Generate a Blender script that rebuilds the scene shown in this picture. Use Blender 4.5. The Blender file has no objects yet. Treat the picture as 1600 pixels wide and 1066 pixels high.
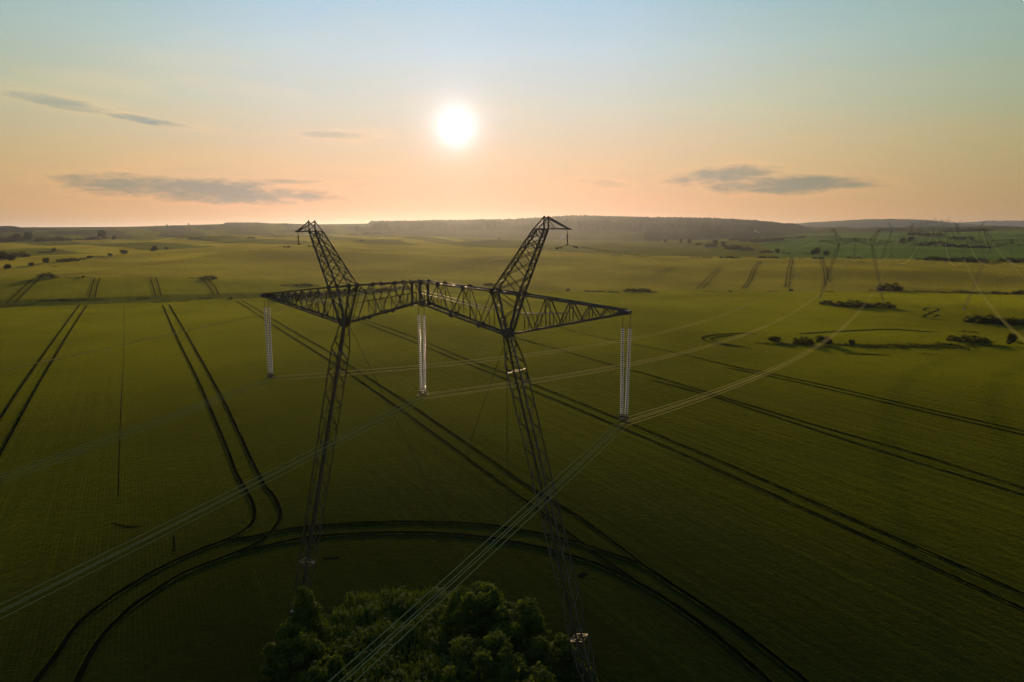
import bpy, bmesh, math, random
import numpy as np
from mathutils import Vector, Matrix, noise as mnoise

R = math.radians
sc = bpy.context.scene
C = sc.collection
random.seed(7)
rng = np.random.default_rng(7)

# ------------------------------------------------------------------ camera
H, PITCH, FPX = 41.5, R(9.2), 1067.0
cam_d = bpy.data.cameras.new("camera")
cam_d.sensor_width = 36.0
cam_d.lens = 36.0 * FPX / 1600.0
cam_d.clip_start = 0.5
cam_d.clip_end = 40000.0
cam = bpy.data.objects.new("camera", cam_d)
C.objects.link(cam)
cam.location = (0, 0, H)
cam.rotation_euler = (R(90) - PITCH, 0, 0)
sc.camera = cam


def ray(px, py):
    x, y = (px - 800) / FPX, (533 - py) / FPX
    return np.array([x, math.cos(PITCH) + y * math.sin(PITCH), -math.sin(PITCH) + y * math.cos(PITCH)])


# ------------------------------------------------------------------ render, light, sky
sc.view_settings.view_transform = 'Standard'
sc.view_settings.look = 'None'
sc.view_settings.exposure = 0.0
sc.view_settings.gamma = 1.0
sc.render.engine = 'CYCLES'
sc.cycles.use_denoising = True
sc.cycles.denoising_prefilter = 'FAST'
sc.cycles.max_bounces = 6
sc.cycles.diffuse_bounces = 2
sc.cycles.glossy_bounces = 2
sc.cycles.transmission_bounces = 4
sc.cycles.volume_bounces = 1
sc.cycles.transparent_max_bounces = 8
sc.cycles.sample_clamp_indirect = 4.0

sd = ray(712, 199)
sd = sd / np.linalg.norm(sd)
SUN_EL = math.asin(sd[2])
SUN_AZ = math.atan2(sd[0], sd[1])

sun_d = bpy.data.lights.new("sun", 'SUN')
sun_d.energy = 2.8
sun_d.angle = R(0.5)
sun_d.color = (1.0, 0.68, 0.36)
sun = bpy.data.objects.new("sun", sun_d)
C.objects.link(sun)
sun.rotation_euler = Vector(-sd).to_track_quat('-Z', 'Y').to_euler()

w = bpy.data.worlds.new("World")
sc.world = w
w.use_nodes = True
nt = w.node_tree
nt.nodes.clear()


class NB:
    """small helper to write node maths"""
    def __init__(self, nt):
        self.nt = nt

    def n(self, t, **kw):
        nd = self.nt.nodes.new(t)
        for k, v in kw.items():
            setattr(nd, k, v)
        return nd

    def put(self, sock, v):
        if isinstance(v, bpy.types.NodeSocket):
            self.nt.links.new(v, sock)
        elif v is not None:
            sock.default_value = v

    def m(self, op, a, b=None, c=None, clamp=False):
        nd = self.n('ShaderNodeMath', operation=op, use_clamp=clamp)
        for i, v in enumerate((a, b, c)):
            self.put(nd.inputs[i], v)
        return nd.outputs[0]

    def ss(self, x, lo, hi, a=0.0, b=1.0):
        nd = self.n('ShaderNodeMapRange', interpolation_type='SMOOTHSTEP')
        for i, v in enumerate((x, lo, hi, a, b)):
            self.put(nd.inputs[i], v)
        return nd.outputs[0]

    def mix(self, f, a, b, mode='MIX'):
        nd = self.n('ShaderNodeMix', data_type='RGBA', blend_type=mode)
        self.put(nd.inputs[0], f)
        self.put(nd.inputs[6], a)
        self.put(nd.inputs[7], b)
        return nd.outputs[2]

    def noise(self, vec, scale, detail=3, rough=0.5, dist=0.0):
        nd = self.n('ShaderNodeTexNoise')
        self.put(nd.inputs['Vector'], vec)
        nd.inputs['Scale'].default_value = scale
        nd.inputs['Detail'].default_value = detail
        nd.inputs['Roughness'].default_value = rough
        nd.inputs['Distortion'].default_value = dist
        return nd.outputs['Fac']

    def mapping(self, vec, loc=(0, 0, 0), rot=(0, 0, 0), scl=(1, 1, 1)):
        nd = self.n('ShaderNodeMapping')
        self.put(nd.inputs[0], vec)
        nd.inputs['Location'].default_value = loc
        nd.inputs['Rotation'].default_value = rot
        nd.inputs['Scale'].default_value = scl
        return nd.outputs[0]

    def ramp(self, f, stops):
        nd = self.n('ShaderNodeValToRGB')
        el = nd.color_ramp.elements
        while len(el) < len(stops):
            el.new(0.5)
        for e, (p, c) in zip(el, stops):
            e.position = p
            e.color = tuple(c) + ((1,) if len(c) == 3 else ())
        self.put(nd.inputs[0], f)
        return nd.outputs[0]


b = NB(nt)
sky = b.n('ShaderNodeTexSky', sky_type='NISHITA')
sky.sun_disc = False
sky.sun_elevation = SUN_EL
sky.sun_rotation = SUN_AZ
sky.altitude = 250
sky.air_density = 1.0
sky.dust_density = 1.5
sky.ozone_density = 1.0
tc = b.n('ShaderNodeTexCoord')
sep = b.n('ShaderNodeSeparateXYZ')
nt.links.new(tc.outputs['Generated'], sep.inputs[0])
X, Y, Z = sep.outputs
az = b.m('ARCTAN2', X, Y)
el = b.m('ARCSINE', Z)
dt = b.n('ShaderNodeVectorMath', operation='DOT_PRODUCT')
nt.links.new(tc.outputs['Generated'], dt.inputs[0])
dt.inputs[1].default_value = tuple(sd)
ang = b.m('ARCCOSINE', b.m('MINIMUM', dt.outputs['Value'], 0.999999))      # angle from the sun


SKY_STR = 0.10


def lin(r, g, b_):
    return tuple((v / 255 / 12.92) if v / 255 <= 0.04045 else ((v / 255 + 0.055) / 1.055) ** 2.4 for v in (r, g, b_))


# the low evening sky: orange haze near the horizon, pale gold, then grey blue above, fading away from the sun
grad = b.ramp(b.m('DIVIDE', el, R(90), clamp=True), [
    (0.0, lin(236, 172, 132)), (0.022, lin(237, 178, 137)), (0.058, lin(234, 196, 156)), (0.105, lin(216, 212, 196)),
    (0.15, lin(198, 215, 224)), (0.197, lin(170, 205, 230)), (0.30, lin(145, 186, 226)), (1.0, lin(88, 132, 190))])
away = b.m('ABSOLUTE', b.m('SUBTRACT', az, SUN_AZ))
fall = b.ramp(b.m('DIVIDE', away, R(180), clamp=True), [
    (0.0, (1, 1, 1)), (0.07, (0.97, 0.96, 0.94)), (0.14, (0.79, 0.82, 0.70)), (0.23, (0.51, 0.62, 0.48)), (0.45, (0.40, 0.50, 0.60)), (1.0, (0.36, 0.46, 0.62))])
low = b.mix(1.0, grad, fall, 'MULTIPLY')
nish = b.mix(1.0, b.mix(1.0, sky.outputs[0], (SKY_STR, SKY_STR, SKY_STR, 1), 'MULTIPLY'), (1.0, 0.9, 0.7, 1), 'DARKEN')
col = b.mix(0.05, low, nish)

# thin banks of evening cloud, drifting at their own place in the sky
cv = b.n('ShaderNodeCombineXYZ')
nt.links.new(az, cv.inputs[0])
nt.links.new(el, cv.inputs[1])
wv = b.noise(b.mapping(cv.outputs[0], scl=(14, 60, 1)), 1.0, 5, 0.6, 0.6)
wv2 = b.noise(b.mapping(cv.outputs[0], loc=(3, 7, 0), scl=(40, 150, 1)), 1.0, 4, 0.6, 0.4)
wob = b.m('ADD', b.m('MULTIPLY', wv, 1.3), b.m('MULTIPLY', wv2, 0.7))          # about 1 on average


def sky_dir(px, py):
    d = ray(px, py)
    d = d / np.linalg.norm(d)
    return math.atan2(d[0], d[1]), math.asin(d[2])


def cloud(px, py, wpx, hpx, tilt, strength):
    a0, e0 = sky_dir(px, py)
    dx = b.m('SUBTRACT', az, a0)
    dy = b.m('SUBTRACT', el, e0)
    t = math.tan(tilt)
    dy = b.m('ADD', dy, b.m('MULTIPLY', dx, t))
    u = b.m('DIVIDE', dx, wpx / FPX)
    v = b.m('DIVIDE', dy, hpx / FPX)
    d = b.m('ADD', b.m('MULTIPLY', u, u), b.m('MULTIPLY', v, v))
    d = b.m('ADD', d, b.m('MULTIPLY', b.m('SUBTRACT', wob, 1.0), 1.6))
    return b.m('MULTIPLY', b.ss(d, 1.6, -0.3), strength)


def stack(specs):
    s = None
    for c in specs:
        k = cloud(*c)
        s = k if s is None else b.m('MAXIMUM', s, k)
    return s


dark = stack([(325, 297, 190, 19, 0.045, 0.9), (215, 290, 90, 17, -0.03, 0.8), (85, 160, 75, 9, 0.12, 0.6), (238, 190, 62, 6, 0.10, 0.75),
              (525, 211, 62, 7, 0.0, 0.5), (1125, 274, 90, 16, -0.05, 0.75), (1230, 289, 125, 15, 0.0, 0.85),
              (450, 284, 55, 5, 0.0, 0.6), (590, 288, 70, 6, 0.0, 0.3), (940, 286, 55, 8, 0.06, 0.4)])
lite = stack([(60, 150, 110, 16, 0.10, 0.8), (140, 127, 90, 14, 0.0, 0.7), (270, 92, 100, 14, 0.0, 0.5), (330, 130, 120, 12, 0.06, 0.4), (1165, 256, 40, 16, 0.1, 0.4),
              (560, 210, 60, 13, 0.0, 0.4), (225, 262, 40, 20, 0, 0.25), (600, 268, 45, 6, 0, 0.3), (740, 298, 90, 4, 0.0, 0.22), (330, 203, 40, 7, 0.1, 0.3)])
veil = b.ss(b.noise(b.mapping(cv.outputs[0], loc=(1, 2, 0), scl=(4, 22, 1)), 1.0, 5, 0.55, 0.5), 0.42, 0.8)
col = b.mix(b.m('MULTIPLY', veil, 0.6), col, b.mix(1.0, col, (1.12, 1.02, 0.90, 1), 'MULTIPLY'))
col = b.mix(lite, col, b.mix(1.0, col, (1.16, 1.05, 0.97, 1), 'MULTIPLY'))
edge = b.m('MULTIPLY', b.m('MULTIPLY', dark, b.m('SUBTRACT', 0.75, dark)), 3.0, clamp=True)
col = b.mix(edge, col, b.mix(1.0, col, (1.16, 1.06, 0.96, 1), 'MULTIPLY'))
col = b.mix(b.ss(dark, 0.12, 0.9), col, b.mix(1.0, col, (0.44, 0.62, 0.88, 1), 'MULTIPLY'))

# the sun itself with its bright aureole
halo = b.mix(1.0, (1.7, 1.8, 2.1, 1), b.m('EXPONENT', b.m('MULTIPLY', ang, -1.0 / R(0.82))), 'MULTIPLY')
halo2 = b.mix(1.0, (0.15, 0.075, 0.085, 1), b.m('EXPONENT', b.m('MULTIPLY', ang, -1.0 / R(4.2))), 'MULTIPLY')
for g in (halo, halo2):
    col = b.mix(1.0, col, g, 'ADD')
bg = b.n('ShaderNodeBackground')
nt.links.new(col, bg.inputs[0])
bg.inputs[1].default_value = 1.0
out = b.n('ShaderNodeOutputWorld')
nt.links.new(bg.outputs[0], out.inputs[0])
w.cycles.sampling_method = 'MANUAL'
w.cycles.sample_map_resolution = 1024

# ------------------------------------------------------------------ terrain shape
COLX = np.array([-500, 0, 200, 400, 500, 600, 800, 900, 1000, 1100, 1200, 1250, 1300, 1400, 1500, 1600, 2100], float)
# far edge of the near field: (pixel row on flat ground)
B1Y = np.array([487, 481, 473, 465.5, 463, 461, 457.5, 457, 456.5, 456.5, 456.5, 456.5, 457, 457.5, 459, 461, 468])
# far edge of the second field
B2Y = np.array([434, 433, 433, 436, 443, 449, 455, 455.2, 454.9, 454.9, 454.9, 454.9, 455.4, 455.9, 457.4, 459.4, 466])
B2R = np.array([575, 575, 580, 565, 540, 510, 482, 476, 476, 476, 476, 476, 476, 476, 476, 476, 476], float)
# far edge of the third field
B3Y = np.array([404, 402, 394, 382, 381, 382, 388, 395, 399, 401, 402, 402.5, 403, 404, 406, 409, 414])
B3R = np.array([1000, 1000, 1050, 1200, 1250, 1250, 1150, 1050, 1000, 980, 970, 965, 960, 950, 940, 930, 900], float)
# foot of the hills
B4Y = np.array([380, 380, 373, 367, 366, 367, 373, 376, 377, 375, 371, 366, 364, 364, 361, 360, 360])
B4R = np.array([1900, 1900, 2100, 2500, 2600, 2600, 2500, 2400, 2300, 2300, 2500, 2700, 2700, 2700, 2600, 2600, 2600], float)
# crest of the hills
B5Y = np.array([356, 355.5, 354.5, 348.5, 350.5, 349, 346, 340, 342.5, 344, 349, 354, 356, 356, 355, 356, 357])
B5R = np.array([4200, 4200, 4400, 4700, 4800, 4600, 4600, 4500, 4500, 4500, 4500, 4500, 4400, 4300, 4200, 4200, 4200], float)


def col_az(px):
    return np.arctan2((px - 800) / FPX, math.cos(PITCH) + (533 - 400) / FPX * math.sin(PITCH))


CAZ = col_az(COLX)


def y_to_z(py, r, a):
    # height of a ground point at range r, azimuth a, seen on row py
    t = (533 - py) / FPX
    depth_cam = None
    # along the azimuth a: direction (sin a, cos a); solve z from the row
    c = np.cos(a)
    Yw = r * c
    # row = ((Y sinP + z' cosP) / (Y cosP - z' sinP))
    zr = Yw * (t * math.cos(PITCH) - math.sin(PITCH)) / (math.cos(PITCH) + t * math.sin(PITCH))
    return H + zr


AZ_F = np.radians(np.linspace(-75, 75, 1501))


def _prep(yv, rv=None, rmin=None):
    yy = np.interp(AZ_F, CAZ, yv)
    k = np.exp(-np.linspace(-2, 2, 21) ** 2)
    k /= k.sum()
    yy = np.convolve(np.pad(yy, 10, mode='edge'), k, 'valid')
    if rv is None:
        t = (533 - yy) / FPX
        g = -(t * math.cos(PITCH) - math.sin(PITCH)) / (math.cos(PITCH) + t * math.sin(PITCH))
        rr = H / g / np.cos(AZ_F)
        return rr, np.zeros_like(rr)
    rr = np.interp(AZ_F, CAZ, rv)
    rr = np.convolve(np.pad(rr, 10, mode='edge'), k, 'valid')
    if rmin is not None:
        rr = np.maximum(rr, rmin)
    return rr, y_to_z(yy, rr, AZ_F)


_b = [(np.full_like(AZ_F, 3.0), np.zeros_like(AZ_F)), _prep(B1Y)]
for yv, rv in ((B2Y, B2R), (B3Y, B3R), (B4Y, B4R), (B5Y, B5R)):
    rr, zz = _prep(yv, rv, _b[1][0] + 16 if len(_b) == 2 else None)
    _b.append((rr, zz))
_b.append((_b[-1][0] + 1500, _b[-1][1] - 25))
_b.append((_b[-1][0] + 6500, _b[-1][1] * 0 - 20))
BR = np.array([x[0] for x in _b])
BZ = np.array([x[1] for x in _b])
# outside the lens' view the edges and heights keep their end values
BR_C = lambda a: np.array([np.interp(np.clip(a, AZ_F[0], AZ_F[-1]), AZ_F, BR[k]) for k in range(len(BR))])
BZ_C = lambda a: np.array([np.interp(np.clip(a, AZ_F[0], AZ_F[-1]), AZ_F, BZ[k]) for k in range(len(BZ))])

_ph = rng.uniform(0, 6.28, 24)
_dr = rng.uniform(0, 6.28, 24)
_wl = rng.uniform(150, 420, 24)


def bumps(x, y):
    s = np.zeros_like(x)
    for k in range(24):
        s = s + np.sin((x * np.cos(_dr[k]) + y * np.sin(_dr[k])) * 6.283 / _wl[k] + _ph[k])
    return s / 5.0


def terrain(x, y):
    x = np.asarray(x, float)
    y = np.asarray(y, float)
    a = np.arctan2(x, y)
    r = np.hypot(x, y)
    br, bz = BR_C(a), BZ_C(a)
    z = np.zeros_like(r)
    for k in range(len(br) - 1):
        t = np.clip((r - br[k]) / (br[k + 1] - br[k]), 0, 1)
        q = t
        if k == 2:
            e = np.clip((t - .18) / .34, 0, 1)
            q = .35 * t + .65 * e * e * (3 - 2 * e)
        seg = bz[k] + (bz[k + 1] - bz[k]) * q
        # swells of the land die out at the field edges
        amp = (0, 0.8, 2.0, 4.0, 8.0, 4.0, 0)[k]
        seg = seg + amp * np.sin(np.pi * t) * bumps(x, y)
        z = np.where((r >= br[k]) & (r < br[k + 1]), seg, z)
    z = np.where(r >= br[-1], bz[-1], z)
    return z


_rs = np.geomspace(12, 9000, 5000)


def at(px, py):
    """the ground point seen at a place of the photograph"""
    d = ray(px, py)
    d = d / math.hypot(d[0], d[1])
    x, y, z = d[0] * _rs, d[1] * _rs, H + d[2] * _rs
    g = terrain(x, y)
    hit = np.nonzero(z <= g)[0]
    if len(hit) == 0:
        i = len(_rs) - 1
        return Vector((x[i], y[i], g[i]))
    i = hit[0]
    if i == 0:
        return Vector((x[0], y[0], g[0]))
    f0, f1 = z[i - 1] - g[i - 1], z[i] - g[i]
    t = f0 / (f0 - f1)
    xx, yy = x[i - 1] + (x[i] - x[i - 1]) * t, y[i - 1] + (y[i] - y[i - 1]) * t
    return Vector((xx, yy, float(terrain(xx, yy))))


# ------------------------------------------------------------------ materials
def material(name):
    m = bpy.data.materials.new(name)
    m.use_nodes = True
    t = m.node_tree
    t.nodes.clear()
    nb = NB(t)
    o = nb.n('ShaderNodeOutputMaterial')
    return m, nb, o


def pbr(nb, o, color, rough=0.6, spec=0.3, bump=None, strength=0.5, dist=0.1, **kw):
    p = nb.n('ShaderNodeBsdfPrincipled')
    nb.put(p.inputs['Base Color'], color)
    nb.put(p.inputs['Roughness'], rough)
    nb.put(p.inputs['Specular IOR Level'], spec)
    for k, v in kw.items():
        nb.put(p.inputs[k.replace('_', ' ')], v)
    if bump is not None:
        bp = nb.n('ShaderNodeBump')
        bp.inputs['Strength'].default_value = strength
        bp.inputs['Distance'].default_value = dist
        nb.put(bp.inputs['Height'], bump)
        nb.nt.links.new(bp.outputs[0], p.inputs['Normal'])
    nb.nt.links.new(p.outputs[0], o.inputs[0])
    return p


ROW_AZ = R(-29.0)


def crop_mat(name, c0, c1, c2, row=ROW_AZ, sheen=0.15, tint=(0.85, 0.92, 0.03, 1), fine=1.0):
    m, nb, o = material(name)
    g = nb.n('ShaderNodeNewGeometry')
    pos = g.outputs['Position']
    big = nb.noise(pos, 0.011, 4, 0.55)
    mid = nb.noise(pos, 0.12, 4, 0.6)
    small = nb.noise(pos, 2.6 * fine, 5, 0.7)
    # drilled rows: bands that run along the row direction
    along = nb.mapping(pos, rot=(0, 0, row), scl=(1, 1, 1))
    s = nb.n('ShaderNodeSeparateXYZ')
    nb.nt.links.new(along, s.inputs[0])
    u = s.outputs[0]
    stv = nb.n('ShaderNodeCombineXYZ')
    nb.nt.links.new(u, stv.inputs[0])
    nb.put(stv.inputs[1], nb.m('MULTIPLY', s.outputs[1], 0.012))
    streak = nb.noise(stv.outputs[0], 0.55, 4, 0.65)
    rows = nb.m('SINE', nb.m('MULTIPLY', nb.m('ADD', u, nb.m('MULTIPLY', small, 0.12)), 6.283 / 0.5))
    rowmask = nb.ss(nb.noise(pos, 0.03, 2), 0.36, 0.58)
    c = nb.mix(nb.ss(big, 0.3, 0.7), c0, c1)
    c = nb.mix(nb.m('MULTIPLY', nb.ss(streak, 0.48, 0.62), 0.8), c, c2)
    c = nb.mix(nb.m('MULTIPLY', nb.ss(mid, 0.35, 0.75), 0.3), c, c2)
    clump = nb.noise(pos, 0.9 * fine, 4, 0.65, 0.3)
    coarse = nb.noise(stv.outputs[0], 0.13, 4, 0.6)
    c = nb.mix(nb.m('MULTIPLY', nb.ss(coarse, 0.42, 0.62), 0.5), c, tuple(v * 1.45 for v in c1[:3]) + (1,))
    c = nb.mix(nb.m('MULTIPLY', nb.ss(clump, 0.5, 0.3), 0.45), c, tuple(v * 0.4 for v in c0[:3]) + (1,))
    c = nb.mix(nb.m('MULTIPLY', nb.ss(clump, 0.55, 0.75), 0.4), c, tuple(v * 1.8 for v in c1[:3]) + (1,))
    c = nb.mix(nb.m('MULTIPLY', nb.m('MULTIPLY', nb.ss(rows, 0.1, 0.9), rowmask), 0.75), c, tuple(v * 0.4 for v in c0[:3]) + (1,))
    dk = nb.m('MULTIPLY', nb.ss(small, 0.55, 0.25), 0.8)
    c = nb.mix(dk, c, tuple(v * 0.45 for v in c0[:3]) + (1,))
    hgt = nb.m('ADD', nb.m('MULTIPLY', small, 0.5), nb.m('MULTIPLY', nb.m('MULTIPLY', rows, rowmask), 0.05))
    hgt = nb.m('ADD', hgt, nb.m('MULTIPLY', streak, 1.0))
    hgt = nb.m('ADD', hgt, nb.m('MULTIPLY', mid, 0.8))
    hgt = nb.m('ADD', hgt, nb.m('MULTIPLY', clump, 0.6))
    sh = nb.m('MULTIPLY', sheen, nb.m('ADD', 0.55, nb.m('ADD', nb.m('MULTIPLY', clump, 0.45), nb.m('MULTIPLY', nb.ss(big, 0.3, 0.7), 0.5))))
    pbr(nb, o, c, 0.9, 0.0, hgt, 0.55, 0.4, Sheen_Weight=sh, Sheen_Roughness=0.24, Sheen_Tint=tint)
    return m


M = {}
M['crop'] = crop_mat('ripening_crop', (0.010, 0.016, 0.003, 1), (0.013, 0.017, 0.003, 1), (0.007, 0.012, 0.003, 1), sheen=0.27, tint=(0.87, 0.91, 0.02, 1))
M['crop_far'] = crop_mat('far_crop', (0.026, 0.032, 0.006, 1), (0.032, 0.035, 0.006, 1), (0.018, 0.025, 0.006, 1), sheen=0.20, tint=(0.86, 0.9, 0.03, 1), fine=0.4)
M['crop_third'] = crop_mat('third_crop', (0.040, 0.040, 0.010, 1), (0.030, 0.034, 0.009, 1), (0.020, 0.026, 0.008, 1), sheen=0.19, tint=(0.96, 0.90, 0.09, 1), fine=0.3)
M['green'] = crop_mat('green_crop', (0.026, 0.056, 0.010, 1), (0.032, 0.058, 0.010, 1), (0.020, 0.042, 0.010, 1), sheen=0.10, tint=(0.5, 0.8, 0.15, 1), fine=0.3)
M['meadow'] = crop_mat('rough_meadow', (0.040, 0.044, 0.012, 1), (0.026, 0.034, 0.010, 1), (0.018, 0.025, 0.009, 1), sheen=0.08, fine=0.3)
M['bank'] = crop_mat('grass_bank', (0.030, 0.042, 0.008, 1), (0.038, 0.048, 0.008, 1), (0.02, 0.03, 0.006, 1), sheen=0.1, fine=0.8)
M['hill'] = crop_mat('hillside', (0.024, 0.030, 0.016, 1), (0.016, 0.022, 0.013, 1), (0.010, 0.016, 0.010, 1), sheen=0.04, fine=0.2)
m, nb, o = material('shaded_rut_soil')
g = nb.n('ShaderNodeNewGeometry')
nz = nb.noise(g.outputs['Position'], 3.0, 5, 0.7)
pbr(nb, o, nb.mix(nz, (0.003, 0.004, 0.0015, 1), (0.006, 0.007, 0.0025, 1)), 1.0, 0.0, nz, 0.5, 0.1)  # bare soil, its colour darkened further to include the shade in the ruts
M['shaded_soil'] = m


def leaf_mat(name, c0, c1, trans=0.35, spec=0.06):
    m, nb, o = material(name)
    tcn = nb.n('ShaderNodeTexCoord')
    oi = nb.n('ShaderNodeObjectInfo')
    nz = nb.noise(tcn.outputs['Object'], 1.1, 3, 0.6)
    n2 = nb.noise(tcn.outputs['Object'], 9.0, 2, 0.6)
    c = nb.mix(nb.ss(nz, 0.3, 0.7), c0, c1)
    c = nb.mix(nb.ss(n2, 0.35, 0.75, 0, 0.6), c, tuple(v * 0.4 for v in c0[:3]) + (1,))
    c = nb.mix(nb.m('MULTIPLY', oi.outputs['Random'], 0.35), c, (0.05, 0.05, 0.012, 1))
    d = nb.n('ShaderNodeBsdfPrincipled')
    nb.put(d.inputs['Base Color'], c)
    d.inputs['Roughness'].default_value = 0.7
    d.inputs['Specular IOR Level'].default_value = spec
    t = nb.n('ShaderNodeBsdfTranslucent')
    nb.put(t.inputs[0], nb.mix(1.0, c, (1.5, 1.6, 0.5, 1), 'MULTIPLY'))
    x = nb.n('ShaderNodeMixShader')
    x.inputs[0].default_value = trans
    nb.nt.links.new(d.outputs[0], x.inputs[1])
    nb.nt.links.new(t.outputs[0], x.inputs[2])
    nb.nt.links.new(x.outputs[0], o.inputs[0])
    return m


M['leaf'] = leaf_mat('bush_leaves', (0.034, 0.062, 0.006, 1), (0.105, 0.128, 0.010, 1), 0.5)
M['leaf_far'] = leaf_mat('far_leaves', (0.018, 0.026, 0.008, 1), (0.028, 0.035, 0.010, 1), 0.12, 0.0)
M['weed'] = leaf_mat('weed_leaves', (0.045, 0.070, 0.008, 1), (0.10, 0.122, 0.012, 1), 0.45)
M['umbel'] = leaf_mat('umbel_flowers', (0.085, 0.11, 0.035, 1), (0.13, 0.15, 0.055, 1), 0.4)
m, nb, o = material('bark')
g = nb.n('ShaderNodeNewGeometry')
nz = nb.noise(g.outputs['Position'], 6, 4)
pbr(nb, o, nb.mix(nz, (0.03, 0.022, 0.014, 1), (0.07, 0.055, 0.04, 1)), 0.9, 0.1, nz, 0.4, 0.05)
M['bark'] = m

m, nb, o = material('weathered_galvanised_steel')
g = nb.n('ShaderNodeNewGeometry')
nz = nb.noise(g.outputs['Position'], 1.3, 5, 0.65)
n2 = nb.noise(g.outputs['Position'], 14.0, 4, 0.6)
c = nb.mix(nb.ss(nz, 0.3, 0.7), (0.055, 0.040, 0.024, 1), (0.105, 0.078, 0.05, 1))
c = nb.mix(nb.ss(n2, 0.5, 0.8, 0, 0.5), c, (0.11, 0.055, 0.03, 1))
pbr(nb, o, c, nb.ss(n2, 0.2, 0.8, 0.42, 0.62), 0.5, n2, 0.1, 0.01, Metallic=0.4)
M['steel'] = m

m, nb, o = material('aluminium_cable')
g = nb.n('ShaderNodeNewGeometry')
nz = nb.noise(g.outputs['Position'], 4.0, 3, 0.5)
pbr(nb, o, nb.mix(nz, (0.155, 0.135, 0.045, 1), (0.21, 0.18, 0.06, 1)), 0.8, 0.02, Metallic=0.0, Sheen_Weight=0.6, Sheen_Roughness=0.3, Sheen_Tint=(1.0, 0.8, 0.25, 1))
M['cable'] = m
m, nb, o = material('steel_cable')
g = nb.n('ShaderNodeNewGeometry')
nz = nb.noise(g.outputs['Position'], 4.0, 3, 0.5)
pbr(nb, o, nb.mix(nz, (0.02, 0.018, 0.014, 1), (0.035, 0.03, 0.024, 1)), 0.8, 0.1, Metallic=0.2)
M['guy'] = m

m, nb, o = material('toughened_glass')
p = nb.n('ShaderNodeBsdfPrincipled')
oi = nb.n('ShaderNodeObjectInfo')
nb.put(p.inputs['Base Color'], nb.mix(oi.outputs['Random'], (0.34, 0.36, 0.27, 1), (0.46, 0.46, 0.36, 1)))  # body tint kept dark so the glint coloured into the edge stands out
p.inputs['Roughness'].default_value = 0.08
p.inputs['Transmission Weight'].default_value = 0.95
p.inputs['IOR'].default_value = 1.35
nb.nt.links.new(p.outputs[0], o.inputs[0])
M['glass'] = m
m, nb, o = material('glass_rim_glint')
p = nb.n('ShaderNodeBsdfPrincipled')
oi = nb.n('ShaderNodeObjectInfo')
nb.put(p.inputs['Base Color'], nb.mix(oi.outputs['Random'], (0.40, 0.34, 0.25, 1), (0.60, 0.50, 0.38, 1)))
p.inputs['Roughness'].default_value = 0.22
t = nb.n('ShaderNodeBsdfTranslucent')
t.inputs[0].default_value = (0.98, 0.80, 0.64, 1)  # pale translucent colour stands in for sun glinting in the glass edge
x = nb.n('ShaderNodeMixShader')
x.inputs[0].default_value = 0.8
nb.nt.links.new(p.outputs[0], x.inputs[1])
nb.nt.links.new(t.outputs[0], x.inputs[2])
nb.nt.links.new(x.outputs[0], o.inputs[0])
M['rim_glint'] = m


# ------------------------------------------------------------------ object helpers
def mesh_obj(name, verts, faces, mats, parent=None, mi=None, smooth=False):
    me = bpy.data.meshes.new(name)
    if isinstance(verts, np.ndarray):
        nv, nf = len(verts), len(faces)
        k = faces.shape[1]
        me.vertices.add(nv)
        me.vertices.foreach_set('co', verts.astype(np.float32).ravel())
        me.loops.add(nf * k)
        me.loops.foreach_set('vertex_index', faces.astype(np.int32).ravel())
        me.polygons.add(nf)
        me.polygons.foreach_set('loop_start', np.arange(0, nf * k, k, dtype=np.int32))
        me.update(calc_edges=True)
    else:
        me.from_pydata([tuple(v) for v in verts], [], faces)
    for mm in (mats if isinstance(mats, (list, tuple)) else [mats]):
        me.materials.append(mm)
    if mi is not None:
        me.polygons.foreach_set('material_index', np.asarray(mi, dtype=np.int32))
    if smooth:
        me.polygons.foreach_set('use_smooth', np.ones(len(me.polygons), dtype=bool))
    me.update()
    ob = bpy.data.objects.new(name, me)
    C.objects.link(ob)
    if parent:
        ob.parent = parent
    return ob


def empty(name, loc, rot=(0, 0, 0)):
    ob = bpy.data.objects.new(name, None)
    ob.empty_display_size = 0.5
    C.objects.link(ob)
    ob.location = loc
    ob.rotation_euler = rot
    return ob


def tag(ob, label=None, cat=None, group=None, kind=None):
    for k, v in (('label', label), ('category', cat), ('group', group), ('kind', kind)):
        if v:
            ob[k] = v
    return ob


def copy_tree(ob, parent=None):
    c = ob.copy()
    C.objects.link(c)
    if parent:
        c.parent = parent
    for ch in [x for x in KIDS.get(ob.name, ())]:
        KIDS.setdefault(c.name, []).append(copy_tree(ch, c))
    return c


KIDS = {}


def part(name, mb, mat, parent, smooth=False):
    ob = mesh_obj(name, mb.v, mb.f, mat, parent, smooth=smooth)
    KIDS.setdefault(parent.name, []).append(ob)
    return ob


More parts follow.
